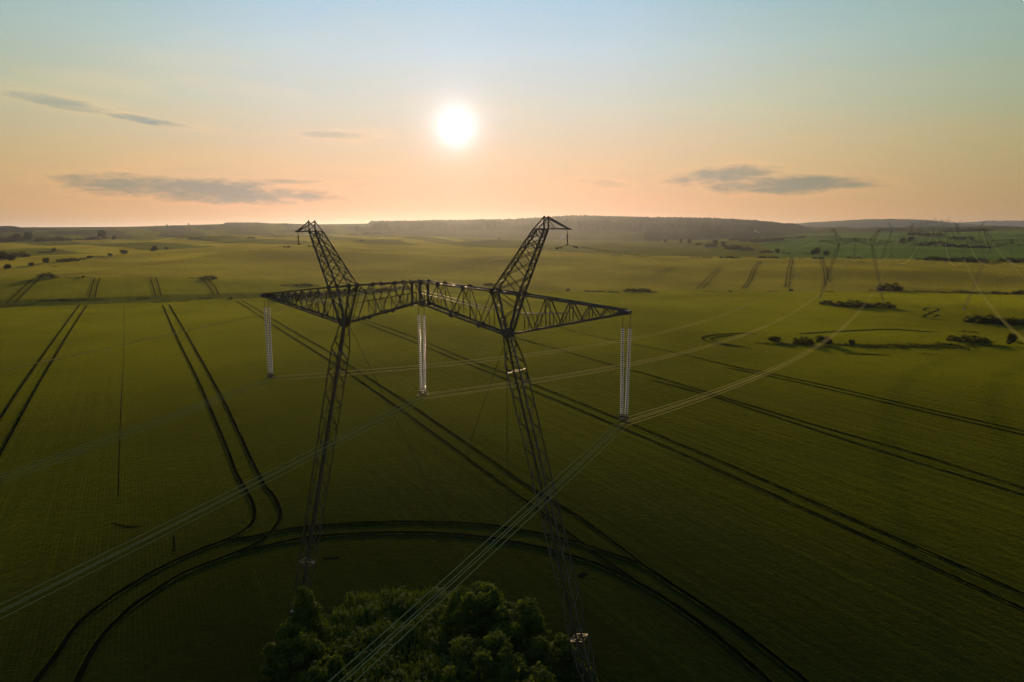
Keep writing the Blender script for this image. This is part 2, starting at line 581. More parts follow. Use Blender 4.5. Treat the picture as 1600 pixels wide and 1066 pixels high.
class MB:
    def __init__(self):
        self.v, self.f = [], []

    def prism(self, a, b_, prof, up=None):
        """extrude a closed profile from a to b"""
        a, b_ = Vector(a), Vector(b_)
        d = (b_ - a)
        if d.length < 1e-6:
            return
        d.normalize()
        up = Vector(up) if up else (Vector((0, 0, 1)) if abs(d.z) < 0.9 else Vector((0, 1, 0)))
        s = d.cross(up).normalized()
        t = s.cross(d).normalized()
        n0, k = len(self.v), len(prof)
        for p in (a, b_):
            for (x, y) in prof:
                self.v.append(p + s * x + t * y)
        for i in range(k):
            j = (i + 1) % k
            self.f.append((n0 + k + i, n0 + k + j, n0 + j, n0 + i))
        self.f.append(tuple(n0 + i for i in range(k)))
        self.f.append(tuple(n0 + k + i for i in reversed(range(k))))

    def angle(self, a, b_, w_, up=None, fx=1, fy=1):
        """an L section member"""
        t = max(w_ * 0.16, 0.012)
        prof = [(0, 0), (w_, 0), (w_, t), (t, t), (t, w_), (0, w_)]
        prof = [((x - w_ * 0.3) * fx, (y - w_ * 0.3) * fy) for x, y in prof]
        if fx * fy < 0:
            prof = prof[::-1]
        self.prism(a, b_, prof, up)

    def bar(self, a, b_, w_, h_=None, up=None):
        h_ = h_ or w_
        self.prism(a, b_, [(-w_ / 2, -h_ / 2), (w_ / 2, -h_ / 2), (w_ / 2, h_ / 2), (-w_ / 2, h_ / 2)], up)

    def rod(self, a, b_, r, n=6):
        self.prism(a, b_, [(r * math.cos(6.2832 * i / n), r * math.sin(6.2832 * i / n)) for i in range(n)])

    def tube(self, pts, r, n=4, per=None):
        n0 = len(self.v)
        m_ = len(pts)
        for i, p in enumerate(pts):
            d = (pts[min(i + 1, m_ - 1)] - pts[max(i - 1, 0)]).normalized()
            s = d.cross(Vector((0, 0, 1))).normalized()
            t = s.cross(d)
            for k in range(n):
                a_ = 6.2832 * k / n + 0.785
                self.v.append(p + s * (r * math.cos(a_)) + t * (r * math.sin(a_)))
        for i in range(m_ - 1):
            for k in range(n):
                j = (k + 1) % n
                self.f.append((n0 + i * n + k, n0 + i * n + j, n0 + (i + 1) * n + j, n0 + (i + 1) * n + k))
        self.f.append(tuple(n0 + k for k in reversed(range(n))))
        self.f.append(tuple(n0 + (m_ - 1) * n + k for k in range(n)))

    def lathe(self, prof, n=10, z0=0.0, x0=0.0, y0=0.0):
        b0 = len(self.v)
        for (r, z) in prof:
            for k in range(n):
                a_ = 6.2832 * k / n
                self.v.append(Vector((x0 + r * math.cos(a_), y0 + r * math.sin(a_), z0 + z)))
        for i in range(len(prof) - 1):
            for k in range(n):
                j = (k + 1) % n
                self.f.append((b0 + i * n + k, b0 + i * n + j, b0 + (i + 1) * n + j, b0 + (i + 1) * n + k))

    def plate(self, c, n_, size, th=0.02):
        n_ = Vector(n_).normalized()
        self.prism(Vector(c) - n_ * th / 2, Vector(c) + n_ * th / 2,
                   [(size * math.cos(0.4 + 6.2832 * i / 6) / 2, size * math.sin(0.4 + 6.2832 * i / 6) / 2) for i in range(6)])


# ------------------------------------------------------------------ the ground as one sheet
azs = np.concatenate([np.radians(np.arange(-180, -50, 3.0)), np.radians(np.arange(-50, 50.01, 0.25)), np.radians(np.arange(53, 180, 3.0))])
NA = len(azs)
abr, abz = BR_C(azs), BZ_C(azs)
rows_r, strip = [], []
segs = [70, 8, 34, 40, 44, 12, 10]
for k in range(7):
    for i in range(segs[k]):
        t = i / segs[k]
        rr = abr[k] * (abr[k + 1] / abr[k]) ** t
        rows_r.append(rr)
        strip.append(k)
rows_r.append(abr[7])
RR = np.array(rows_r)
gx, gy = RR * np.sin(azs)[None], RR * np.cos(azs)[None]
# nudge so that a row lying on an edge takes that edge's height
gz = terrain(gx * 1.0000001, gy * 1.0000001)
V_ = np.stack([gx, gy, gz], -1).reshape(-1, 3)
NR = len(RR)
ii, jj = np.meshgrid(np.arange(NR - 1), np.arange(NA), indexing='ij')
j2 = (jj + 1) % NA
F_ = np.stack([ii * NA + jj, ii * NA + j2, (ii + 1) * NA + j2, (ii + 1) * NA + jj], -1).reshape(-1, 4)
c0 = len(V_)
V_ = np.vstack([V_, [[0, 0, 0]]])
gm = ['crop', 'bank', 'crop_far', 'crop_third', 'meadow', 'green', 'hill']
st = np.array(strip)[ii]
ax = np.degrees(azs)[jj]
r_face = RR[:-1][ii, jj]
frac = (r_face - abr[:, :][st, jj]) / (abr[st + 1, jj] - abr[st, jj])
mi = np.zeros_like(st)
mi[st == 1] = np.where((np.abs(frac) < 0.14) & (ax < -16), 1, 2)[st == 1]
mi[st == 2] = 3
# beyond the third field: green fields on the right, rough meadows to the left
px_az = np.degrees(col_az(np.array([1165.0])))[0]
s3 = st == 3
mi[s3] = np.where(ax > px_az + 2.2 - 4.0 * frac, 5, 4)[s3]
mi[st == 4] = 6
mi[st >= 5] = 6
# rolling field parcels on the left hills
par = (np.sin(ax * 1.3 + frac * 3) > 0.35) & (st == 4) & (ax < -11) & (frac < 0.55)
mi[par] = 4
par = (np.sin(ax * 0.8 + frac * 9) > 0.2) & (st == 3) & (ax < -4)
mi[par] = 3
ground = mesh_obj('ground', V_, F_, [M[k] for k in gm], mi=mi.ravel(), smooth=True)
tag(ground, kind='structure')
# the small hub under the camera closes the sheet
hub = MB()
hub.v = [Vector(V_[j]) for j in range(NA)] + [Vector((0, 0, 0))]
hub.f = [(j, NA, (j + 1) % NA) for j in range(NA)]
ho = mesh_obj('ground_centre', hub.v, hub.f, M['crop'])
with_bm = bmesh.new()
with_bm.from_mesh(ground.data)
with_bm.from_mesh(ho.data)
bmesh.ops.remove_doubles(with_bm, verts=[v for v in with_bm.verts if v.co.xy.length < 4], dist=1e-4)
bmesh.ops.recalc_face_normals(with_bm, faces=with_bm.faces)
with_bm.to_mesh(ground.data)
with_bm.free()
bpy.data.objects.remove(ho)
if ground.data.polygons[NA * 20].normal.z < 0:
    ground.data.flip_normals()

# a distant range of hills on the right, behind the crest
def range_of_hills(name, prof, r0, depth):
    pxs = np.linspace(prof[0][0], prof[-1][0], 260)
    ys = np.interp(pxs, [p[0] for p in prof], [p[1] for p in prof])
    ys = ys + np.array([mnoise.noise(Vector((x * 0.05, 3.3, 0))) * 0.7 + mnoise.noise(Vector((x * 0.3, 1.3, 0))) * 0.35 for x in pxs])
    a = col_az(pxs)
    V, NCR = [], 14
    for k in range(NCR):
        t = k / (NCR - 1)
        rr = r0 + depth * (t - 0.5)
        prof_t = math.sin(math.pi * min(1, t * 1.0)) ** 0.7
        zc = y_to_z(ys, r0, a)
        z = -25 + (zc + 25) * prof_t
        V.append(np.stack([rr * np.sin(a), rr * np.cos(a), z], -1))
    V = np.array(V)
    n = len(pxs)
    F = [(i * n + j, i * n + j + 1, (i + 1) * n + j + 1, (i + 1) * n + j) for i in range(NCR - 1) for j in range(n - 1)]
    o_ = mesh_obj(name, V.reshape(-1, 3), np.array(F), M['hill'], smooth=True)
    tag(o_, kind='structure')
    return o_


range_of_hills('hills', [(1130, 362), (1230, 350), (1262, 347.5), (1330, 343.5), (1385, 341.5), (1440, 343.5), (1490, 348), (1560, 353), (1640, 357), (1720, 364)], 7200, 1500)
range_of_hills('hills', [(1400, 362), (1480, 349), (1540, 345), (1600, 344.5), (1700, 344), (1850, 347), (2000, 362)], 10500, 1800)

# ------------------------------------------------------------------ wheel tracks in the crop
def smooth_path(pts, step):
    P = [Vector((p.x, p.y, 0)) for p in pts]
    P = [P[0] * 2 - P[1]] + P + [P[-1] * 2 - P[-2]]
    o_ = []
    for i in range(1, len(P) - 2):
        L = (P[i + 1] - P[i]).length
        n = max(2, int(L / step))
        for k in range(n):
            t = k / n
            o_.append(0.5 * ((2 * P[i]) + (P[i + 1] - P[i - 1]) * t + (2 * P[i - 1] - 5 * P[i] + 4 * P[i + 1] - P[i + 2]) * t * t
                             + (-P[i - 1] + 3 * P[i] - 3 * P[i + 1] + P[i + 2]) * t ** 3))
    o_.append(P[-2])
    return o_


def track(pix, hw, lip=0.13, pts=None, lift=.35):
    pts = pts or [at(*p) for p in pix]
    path = smooth_path(pts, 1.1 if lip else 6.0)
    offs = [-1.7, -0.95, -0.7, 0, 0.7, 0.95, 1.7] if lip else [-1, 1]
    hts = [0.01, lip, 0.05, 0.03, 0.05, lip, 0.01] if lip else [0.0, 0.0]
    m_ = len(path)
    V = []
    for i, p in enumerate(path):
        d = (path[min(i + 1, m_ - 1)] - path[max(i - 1, 0)]).normalized()
        s = Vector((d.y, -d.x, 0))
        e = min(1.0, i / 4, (m_ - 1 - i) / 4) if lip else 1.0
        for o_, h_ in zip(offs, hts):
            jit = 1 + 0.14 * mnoise.noise(Vector((p.x * 0.9 + o_ * 7, p.y * 0.9, 0))) + (random.uniform(-.07, .07) if lip else 0)
            q = p + s * (o_ * hw * jit)
            V.append([q.x, q.y, h_ * e * (1 + 0.35 * mnoise.noise(Vector((q.x * 1.7, q.y * 1.7, 4))) + random.uniform(-.1, .1)) if lip else 0.0])
    V = np.array(V)
    V[:, 2] += terrain(V[:, 0], V[:, 1]) + (0.012 if lip else lift)
    k = len(offs)
    F, mi = [], []
    for i in range(m_ - 1):
        for j in range(k - 1):
            F.append((i * k + j, (i + 1) * k + j, (i + 1) * k + j + 1, i * k + j + 1))
            mi.append(0 if (lip and j in (0, k - 2)) else 1)
    F = np.array(F)
    o_ = mesh_obj('wheel_track', V, F, [M['crop'], M['shaded_soil']], mi=mi, smooth=False)
    if o_.data.polygons[0].normal.z < 0:
        o_.data.flip_normals()
    tag(o_, kind='structure')


TR = [
    # headland ring
    ([(40, 1090), (57, 1066), (86, 1030), (124, 976), (172, 938), (230, 901), (288, 872), (345, 849), (402, 839), (437, 831), (494, 824), (569, 819), (644, 817), (719, 819),
      (775, 824), (850, 837), (906, 851), (944, 864), (1000, 884), (1066, 926), (1131, 969), (1188, 1011), (1232, 1046), (1258, 1066), (1300, 1105)], .42),
    ([(103, 1095), (121, 1066), (138, 1033), (161, 996), (201, 955), (244, 924), (287, 898), (345, 875), (400, 859), (475, 843), (550, 836), (625, 834), (700, 836), (775, 844),
      (850, 859), (925, 881), (1000, 915), (1066, 956), (1131, 1006), (1175, 1043), (1201, 1066), (1235, 1100)], .42),
    # left tramlines
    ([(-60, 740), (0, 655), (52, 577), (121, 481), (123, 478)], .33),
    ([(-60, 815), (0, 711), (63, 596), (110, 517), (134, 480), (135, 478)], .33),
    ([(254, 477), (276, 527), (307, 590), (328, 638), (352, 695), (367, 735), (380, 760), (394, 786), (397, 812), (380, 831), (345, 848), (288, 871), (230, 900), (172, 937)], .38),
    ([(264, 476), (294, 527), (341, 611), (373, 677), (394, 722), (414, 760), (428, 777), (438, 803), (431, 823), (405, 848), (345, 874), (287, 897), (244, 923), (201, 954)], .38),
    # long tramlines to the right
    ([(375, 470), (384, 473), (431, 502), (512, 549), (563, 583), (635, 629), (689, 666), (760, 715), (809, 750), (850, 776), (906, 810), (962, 851), (1010, 888), (1066, 926)], .33),
    ([(368, 470), (380, 477), (431, 511), (518, 566), (593, 617), (661, 666), (725, 713), (775, 750), (824, 786), (869, 819), (925, 862), (981, 901), (1040, 942)], .33),
    ([(540, 490), (572, 501), (601, 511), (652, 529), (720, 558), (791, 584), (833, 601), (908, 631), (964, 654), (1020, 677), (1153, 733), (1306, 801), (1437, 858), (1600, 930), (1720, 985)], .34),
    ([(530, 490), (563, 503), (613, 522), (654, 538), (720, 565), (789, 592), (833, 611), (908, 642), (964, 666), (1020, 690), (1153, 749), (1306, 818), (1437, 878), (1600, 954), (1720, 1012)], .34),
    ([(760, 512), (810, 529), (889, 551), (964, 573), (1010, 585), (1097, 611), (1175, 635), (1306, 674), (1437, 711), (1600, 764), (1720, 803)], .28),
    ([(1010, 592), (1110, 619), (1215, 653), (1306, 683), (1437, 724), (1600, 774), (1720, 814)], .28),
    ([(840, 500), (900, 519), (979, 536), (1058, 552), (1136, 571), (1202, 584), (1300, 605), (1437, 637), (1600, 674), (1700, 697)], .26),
    ([(1130, 574), (1202, 588), (1300, 610), (1437, 642), (1600, 680), (1700, 704)], .24),
    # curl of tracks round the wet hollow on the right
    ([(1175, 545), (1157, 543), (1123, 538), (1103, 533), (1098, 530), (1103, 526), (1123, 523), (1163, 521), (1185, 523)], .5),
    ([(1165, 542), (1140, 539), (1122, 535), (1112, 531), (1116, 528), (1136, 525), (1150, 524)], .5),
    ([(1452, 480), (1446, 482), (1443, 485), (1450, 487), (1453, 489.5), (1447, 492), (1443, 495), (1450, 498), (1480, 501)], .4),
    ([(1462, 481), (1466, 484), (1460, 487), (1454, 488.5), (1458, 491), (1466, 492), (1458, 496)], .4),
    ([(1245, 522), (1330, 517), (1392, 515), (1440, 518), (1470, 519)], .6),
    ([(1320, 553), (1360, 554), (1392, 555.5)], .5),
    ([(1435, 552), (1450, 553.5), (1466, 554)], .6),
]
for pix, hw in TR:
    track(pix, hw * .78, lip=.20 if hw > .4 else .14)
# faint single passes between the tramlines
for pix, hw in [
    ([(271, 862), (272, 850), (271, 838)], .12),
    ([(176, 818), (190, 822), (206, 824), (222, 822)], .22),
    ([(505, 873), (520, 873), (530, 871)], .4),
    ([(906, 903), (911, 899), (916, 896)], .5),
]:
    track(pix, hw, lip=0.08)
# tracks in the farther fields
for pix in [
    [(10, 475), (46, 441), (55, 435)], [(24, 473), (56, 441), (64, 435)], [(139, 466), (144, 448), (148, 435)], [(148, 466), (152, 448), (156, 435)],
    [(243, 463), (239, 448), (235, 435)], [(252, 463), (248, 448), (244, 435)], [(334, 461), (326, 448), (317, 437)], [(342, 461), (335, 448), (325, 437)],
    [(1088, 452), (1106, 434), (1125, 417)], [(1098, 451), (1114, 434), (1129, 418)], [(1160, 451), (1175, 423), (1186, 408)], [(1165, 451), (1180, 423), (1190, 408)],
    [(1226, 450), (1230, 425), (1235, 404)], [(1232, 450), (1236, 425), (1239, 404)], [(1289, 446), (1287, 423), (1281, 405)], [(1297, 442), (1292, 421), (1285, 405)],
    [(1020, 432), (1050, 417)], [(1030, 432), (1057, 417)],
]:
    track(pix, .34, lip=0)
# faint single passes of the sprayer
for pix, hw in [([(194, 478), (193, 559), (189, 638), (186, 720), (185, 775)], .07), ([(640, 560), (740, 610), (830, 660), (930, 718), (1060, 800), (1200, 890), (1330, 985)], .035),
                ([(960, 640), (1080, 690), (1220, 755), (1380, 835), (1600, 950)], .03), ([(1040, 640), (1170, 680), (1320, 730), (1480, 790), (1620, 845)], .03), ([(480, 560), (600, 660), (700, 750), (790, 830)], .03)]:
    track(pix, hw, lip=0, lift=.015)

# ------------------------------------------------------------------ power pylons
JU, JZ = 8.99, 32.63          # waist joint
OU, OZ = 10.29, 36.10         # horn meets the beam, outer
IU, IZ = 7.73, 36.32          # horn meets the beam, inner
AU, AZZ = 11.59, 41.50        # earth-wire arm level, inner chord
TU, TZ = 12.56, 42.48         # horn apex
TIPU, TIPZ = 19.45, 35.0
CT, CB = 36.93, 35.06         # beam top and bottom at the middle
WV = 0.62                     # half width of beam and horn along the line


def lerp(a, b_, t):
    return Vector(a) + (Vector(b_) - Vector(a)) * t


def build_pylon(name):
    root = empty(name, (0, 0, 0))
    KIDS[root.name] = []
    # --- the beam: middle truss with two cantilevered ends
    mb = MB()
    tops = [(-TIPU, TIPZ + .12, .34), (-OU, OZ, WV), (-IU, IZ, WV), (0, CT, WV), (IU, IZ, WV), (OU, OZ, WV), (TIPU, TIPZ + .12, .34)]
    bots = [(-TIPU, TIPZ - .1, .34), (-JU - .3, JZ, WV * .6), (-JU + .3, JZ, WV * .6), (0, CB, WV), (JU - .3, JZ, WV * .6), (JU + .3, JZ, WV * .6), (TIPU, TIPZ - .1, .34)]

    def interp(line, u):
        for p, q in zip(line[:-1], line[1:]):
            if p[0] <= u <= q[0]:
                t = (u - p[0]) / (q[0] - p[0])
                return p[1] + (q[1] - p[1]) * t, p[2] + (q[2] - p[2]) * t
        return line[-1][1], line[-1][2]

    for s in (-1, 1):
        for line, wd in ((tops, .14), (bots, .165)):
            for p, q in zip(line[:-1], line[1:]):
                mb.angle((p[0], s * p[2], p[1]), (q[0], s * q[2], q[1]), wd, fx=s)
        # web: zigzag between the chords, panels get shorter towards the tips
        us_mid = [-7.73, -6.3, -4.9, -3.55, -2.3, -1.1, 0, 1.1, 2.3, 3.55, 4.9, 6.3, 7.73]
        for i, (u0, u1) in enumerate(zip(us_mid[:-1], us_mid[1:])):
            up = (i % 2 == 0) if u0 < 0 else (i % 2 == 1)
            za, wa = interp(tops if not up else bots, u0 if abs(u0) < 7.7 else u0)
            zb, wb = interp(bots if not up else tops, u1)
            mb.angle((u0, s * wa, za), (u1, s * wb, zb), .072, fx=s)
            if abs(u0) in (4.9, 2.3):
                zt, wt = interp(tops, u0)
                zb2, wb2 = interp(bots, u0)
                mb.angle((u0, s * wt, zt), (u0, s * wb2, zb2), .07)
        # secondary chord half way down the deep part of the web
        for a_, b_ in ((-7.4, 0), (0, 7.4), (-14.2, -9.6), (9.6, 14.2)):
            n_ = 4
            for k in range(n_):
                u0, u1 = a_ + (b_ - a_) * k / n_, a_ + (b_ - a_) * (k + 1) / n_
                z0, w0 = interp(tops, u0)
                z1, w1 = interp(tops, u1)
                y0, v0 = interp(bots, u0)
                y1, v1 = interp(bots, u1)
                mb.bar((u0, s * (w0 + v0) / 2, (z0 + y0) / 2), (u1, s * (w1 + v1) / 2, (z1 + y1) / 2), .06)
                mb.bar((u1, s * v1, y1), (u1, s * (w1 + v1) / 2, (z1 + y1) / 2), .05)
        us_c = [10.29, 11.5, 12.7, 13.8, 14.8, 15.7, 16.5, 17.25, 17.9, 18.5, 19.0]
        for sg in (-1, 1):
            for i, (u0, u1) in enumerate(zip(us_c[:-1], us_c[1:])):
                za, wa = interp(tops if i % 2 == 0 else bots, sg * u0)
                zb, wb = interp(bots if i % 2 == 0 else tops, sg * u1)
                mb.angle((sg * u0, s * wa, za), (sg * u1, s * wb, zb), .08, fx=s)
            for u0 in (12.7, 14.8, 16.5):
                zt, wt = interp(tops, sg * u0)
                zb2, wb2 = interp(bots, sg * u0)
                mb.bar((sg * u0, s * wt, zt), (sg * u0, s * wb2, zb2), .06)
    # bracing in the top and bottom faces
    us = np.concatenate([np.linspace(-18.9, -1, 15), np.linspace(1, 18.9, 15)])
    for line in (tops, bots):
        for i, (u0, u1) in enumerate(zip(us[:-1], us[1:])):
            z0, w0 = interp(line, u0)
            z1, w1 = interp(line, u1)
            sg = 1 if i % 2 else -1
            mb.bar((u0, sg * w0, z0), (u1, -sg * w1, z1), .07, .02)
            mb.bar((u0, -w0, z0 + .03), (u0, w0, z0 + .03), .08, .02)
    # heavy end boxes, a wide walkway on the middle of the top chord, gussets
    for sg in (-1, 1):
        mb.bar((sg * 19.0, 0, TIPZ), (sg * 19.75, 0, TIPZ), .78, .3)
        mb.bar((sg * 19.4, -.62, TIPZ - .02), (sg * 19.4, .62, TIPZ - .02), .2, .24)
        for s in (-1, 1):
            for (u, line) in ((0.55, tops), (0.55, bots), (7.73, tops), (10.29, tops), (2.3, tops), (4.9, tops), (3.55, bots), (6.3, bots)):
                z0, w0 = interp(line, sg * u)
                mb.plate((sg * u, s * w0, z0), (0, 1, 0), .5)
    for s in (-1, 1):
        for u in (-.45, .45):
            mb.angle((u, s * WV, CB), (u, s * WV, CT), .16)
    mb.bar((-.7, 0, CB - .1), (.7, 0, CB - .1), .16, .14)
    part('crossarm', mb, M['steel'], root)

    for sg in (-1, 1):
        # --- horn: slanting lattice mast from the waist through the beam to its apex
        mb = MB()
        for s in (-1, 1):
            J0, J1 = (sg * (JU - .28), s * .3, JZ), (sg * (JU + .28), s * .3, JZ)
            I, O = (sg * IU, s * WV, IZ), (sg * OU, s * WV, OZ)
            A, B_ = (sg * AU, s * .42, AZZ), (sg * TU, s * .42, AZZ)
            T = (sg * TU, s * .42, TZ)
            mb.angle(J0, I, .15)
            mb.angle(J1, O, .17)
            mb.angle(I, A, .13)
            mb.angle(O, B_, .13)
            mb.angle(B_, T, .10)
            mb.angle(A, T, .10)
            mb.bar(A, B_, .12)
            mb.bar(I, O, .14)
            ts = [0, .27, .50, .69, .85, 1.0]
            for i in range(5):
                a0, a1 = lerp(I, A, ts[i]), lerp(I, A, ts[i + 1])
                b0, b1 = lerp(O, B_, ts[i]), lerp(O, B_, ts[i + 1])
                mb.angle(a0, b1, .065)
                mb.angle(b0, a1, .065, fx=-1)
            for i, (t0, t1) in enumerate(((0, .34), (.34, .66), (.66, 1))):
                a0, a1 = lerp(J0, I, t0), lerp(J0, I, t1)
                b0, b1 = lerp(J1, O, t0), lerp(J1, O, t1)
                mb.angle(a0 if i % 2 else b0, b1 if i % 2 else a1, .075)
            mb.plate(I, (0, 1, 0), .55)
            mb.plate(O, (0, 1, 0), .55)
            mb.plate(T, (0, 1, 0), .22, .05)
            mb.plate((sg * JU, s * .34, JZ + .1), (0, 1, 0), 1.0)
        for P, Q, n_ in (((IU, WV, IZ), (AU, .42, AZZ), 6), ((OU, WV, OZ), (TU, .42, AZZ), 6), ((JU, .3, JZ), (IU, WV, IZ), 3), ((JU, .3, JZ), (OU, WV, OZ), 3)):
            for i in range(n_):
                p, q = lerp(P, Q, i / n_), lerp(P, Q, (i + 1) / n_)
                f = 1 if i % 2 else -1
                mb.angle((sg * p.x, f * p.y, p.z), (sg * q.x, -f * q.y, q.z), .06)
                mb.angle((sg * p.x, -f * p.y, p.z), (sg * q.x, f * q.y, q.z), .06)
                mb.bar((sg * q.x, -q.y, q.z), (sg * q.x, q.y, q.z), .06)
        part('horn', mb, M['steel'], root)
        # --- little bracket that carries the earth wire
        mb = MB()
        e = (sg * 14.53, 0, AZZ)
        for s in (-1, 1):
            mb.angle((sg * TU, s * .42, TZ - .02), (e[0], s * .05, AZZ), .09)
            mb.angle((sg * TU, s * .42, AZZ), (e[0], s * .05, AZZ), .10)
            mb.bar((sg * 13.3, s * .28, AZZ), (sg * 12.58, s * .42, TZ - .25), .05)
        for k in range(4):
            t = k / 4
            v0 = .42 * (1 - t)
            mb.bar((sg * (TU + (14.53 - TU) * t), -v0, AZZ), (sg * (TU + (14.53 - TU) * t), v0 + .02, AZZ), .06)
        mb.bar((sg * 14.25, 0, AZZ), (sg * 14.75, 0, AZZ), .14, .12)
        part('earth_wire_bracket', mb, M['steel'], root)

    for sg in (-1, 1):
        # --- leg: slim square lattice mast standing on a point
        mb = MB()
        top, kink, low, foot = Vector((sg * JU, 0, JZ - .05)), Vector((sg * 9.66, 0, 30.0)), Vector((sg * 16.2, 0, 4.4)), Vector((sg * 17.28, 0, 0.25))
        secs = [(top, .30), (kink, .62), (low, .62), (foot, .20)]
        ax_ = (low - kink).normalized()
        side = Vector((0, 1, 0))
        other = ax_.cross(side).normalized()

        def corner(i, a_, b_, t, p, q):
            c_ = p[0] + (q[0] - p[0]) * t
            h_ = p[1] + (q[1] - p[1]) * t
            return c_ + side * (a_ * h_) + other * (b_ * h_)
        for p, q, n_ in zip(secs[:-1], secs[1:], (3, 22, 4)):
            for a_ in (-1, 1):
                for b_ in (-1, 1):
                    mb.angle(corner(0, a_, b_, 0, p, q), corner(0, a_, b_, 1, p, q), .125, up=side, fx=a_, fy=b_)
            for k in range(n_):
                t0, t1 = k / n_, (k + 1) / n_
                f = 1 if k % 2 else -1
                for a_ in (-1, 1):
                    mb.angle(corner(0, a_, f, t0, p, q), corner(0, a_, -f, t1, p, q), .06)
                    mb.angle(corner(0, f, a_, t0, p, q), corner(0, -f, a_, t1, p, q), .06)
        # plan bracing every few metres: flat bars that catch the low sun
        for t in (.02, .93):
            cs = [corner(0, a_, b_, t, secs[1], secs[2]) for a_, b_ in ((-1, -1), (1, -1), (1, 1), (-1, 1))]
            for k in range(4):
                mb.bar(cs[k], cs[(k + 1) % 4], .05, .03)
            mid = (cs[0] + cs[2]) / 2
            tiltv = Vector((0.08, 0.30, 1.0))
            for k in range(4):
                mb.prism(cs[k], mid + (cs[k] - mid) * .12, [(-.035, -.01), (.035, -.01), (.035, .01), (-.035, .01)], up=tiltv)
        mb.bar(foot - Vector((0, 0, .3)), foot + Vector((0, 0, .05)), .5, .5, up=(0, 1, 0))
        part('leg', mb, M['steel'], root)
        fb = MB()
        fb.prism((sg * 17.28, 0, -.6), (sg * 17.28, 0, .22), [(-.7, -.7), (.7, -.7), (.7, .7), (-.7, .7)], up=(0, 1, 0))
        part('footing', fb, M['concrete'], root)
    for a_, b_ in (((JU - .2, .3, JZ - .1), (-9.4, 12.5, 0)), ((-JU + .2, .3, JZ - .1), (0.5, 10.5, 0)), ((JU, -.3, JZ - .1), (13.4, -9.0, 0)), ((-JU, -.3, JZ - .1), (-10.4, -10.0, 0))):
        mb = MB()
        mb.rod(a_, b_, .022, 5)
        part('guy_wire', mb, M['guy'], root)
    return root


m, nb, o = material('concrete')
g = nb.n('ShaderNodeNewGeometry')
nz = nb.noise(g.outputs['Position'], 5, 5)
pbr(nb, o, nb.mix(nz, (0.22, 0.21, 0.19, 1), (0.34, 0.32, 0.29, 1)), 0.9, 0.2, nz, 0.3, 0.02)
M['concrete'] = m

DIR0 = R(27.0)
TILT = R(0.46)
P1 = Vector((-8.39 + .33 * math.cos(DIR0), 62.1 - .33 * math.sin(DIR0), 0.0))


class Site:
    """where a pylon stands and how it is turned"""
    def __init__(self, loc, az_, tilt=0.0):
        self.loc = Vector(loc)
        self.az = az_
        self.rot = Matrix.Rotation(-az_, 4, 'Z') @ Matrix.Rotation(-tilt, 4, 'Y')
        self.mat = Matrix.Translation(self.loc) @ self.rot

    def p(self, u, v, z):
        return self.mat @ Vector((u, v, z))


def on_ground(x, y):
    return Vector((x, y, float(terrain(x, y))))


LA = R(30.5)
sites_a = [Site(P1, DIR0, TILT), Site(on_ground(205.5, 413), R(31)), Site(on_ground(430, 765), R(32)), Site(on_ground(652, 1110), R(32)), Site(on_ground(880, 1470), R(32))]
sites_b = [Site(on_ground(255, 352), R(30)), Site(on_ground(462, 700), R(30)), Site(on_ground(668, 1055), R(30)), Site(on_ground(880, 1420), R(30))]
py0 = build_pylon('power_pylon')
names = ['large steel portal pylon with two slanting horns, standing in the foreground field',
         'whole distant portal pylon with both horns showing, behind the foreground pylon to the right',
         'faint far pylon just right of the whole distant portal pylon, on the green slope',
         'very faint third distant pylon of the near line, by the groves on the slope',
         'faintest last pylon of the near line, far up the valley']
names_b = ['dark distant pylon cut off by the right edge of the photo',
           'faint far pylon left of the dark pylon at the right edge, before the hedge',
           'very faint farther pylon of the right hand line, among the groves',
           'faintest last pylon of the right hand line']
pylons = []
for i, st_ in enumerate(sites_a + sites_b):
    r_ = py0 if i == 0 else copy_tree(py0)
    r_.location = st_.loc
    r_.rotation_euler = st_.rot.to_euler()
    tag(r_, (names + names_b)[i], 'power pylon', 'steel portal pylons of the two power lines')
    pylons.append(r_)

# ------------------------------------------------------------------ insulator sets: two strings of glass discs on a yoke
PITCH_D, NDISC = 0.172, 40
STR_TOP = 7.15
dm = MB()
dm.lathe([(.05, .030), (.09, .024), (.115, .012), (.130, .004), (.142, -.014), (.134, -.044), (.120, -.038), (.105, -.010), (.05, -.010)], 12)
DISC_MI = [1 if 2 <= i < 6 else 0 for i in range(8) for _ in range(12)]  # outer rings of each disc carry the painted glint


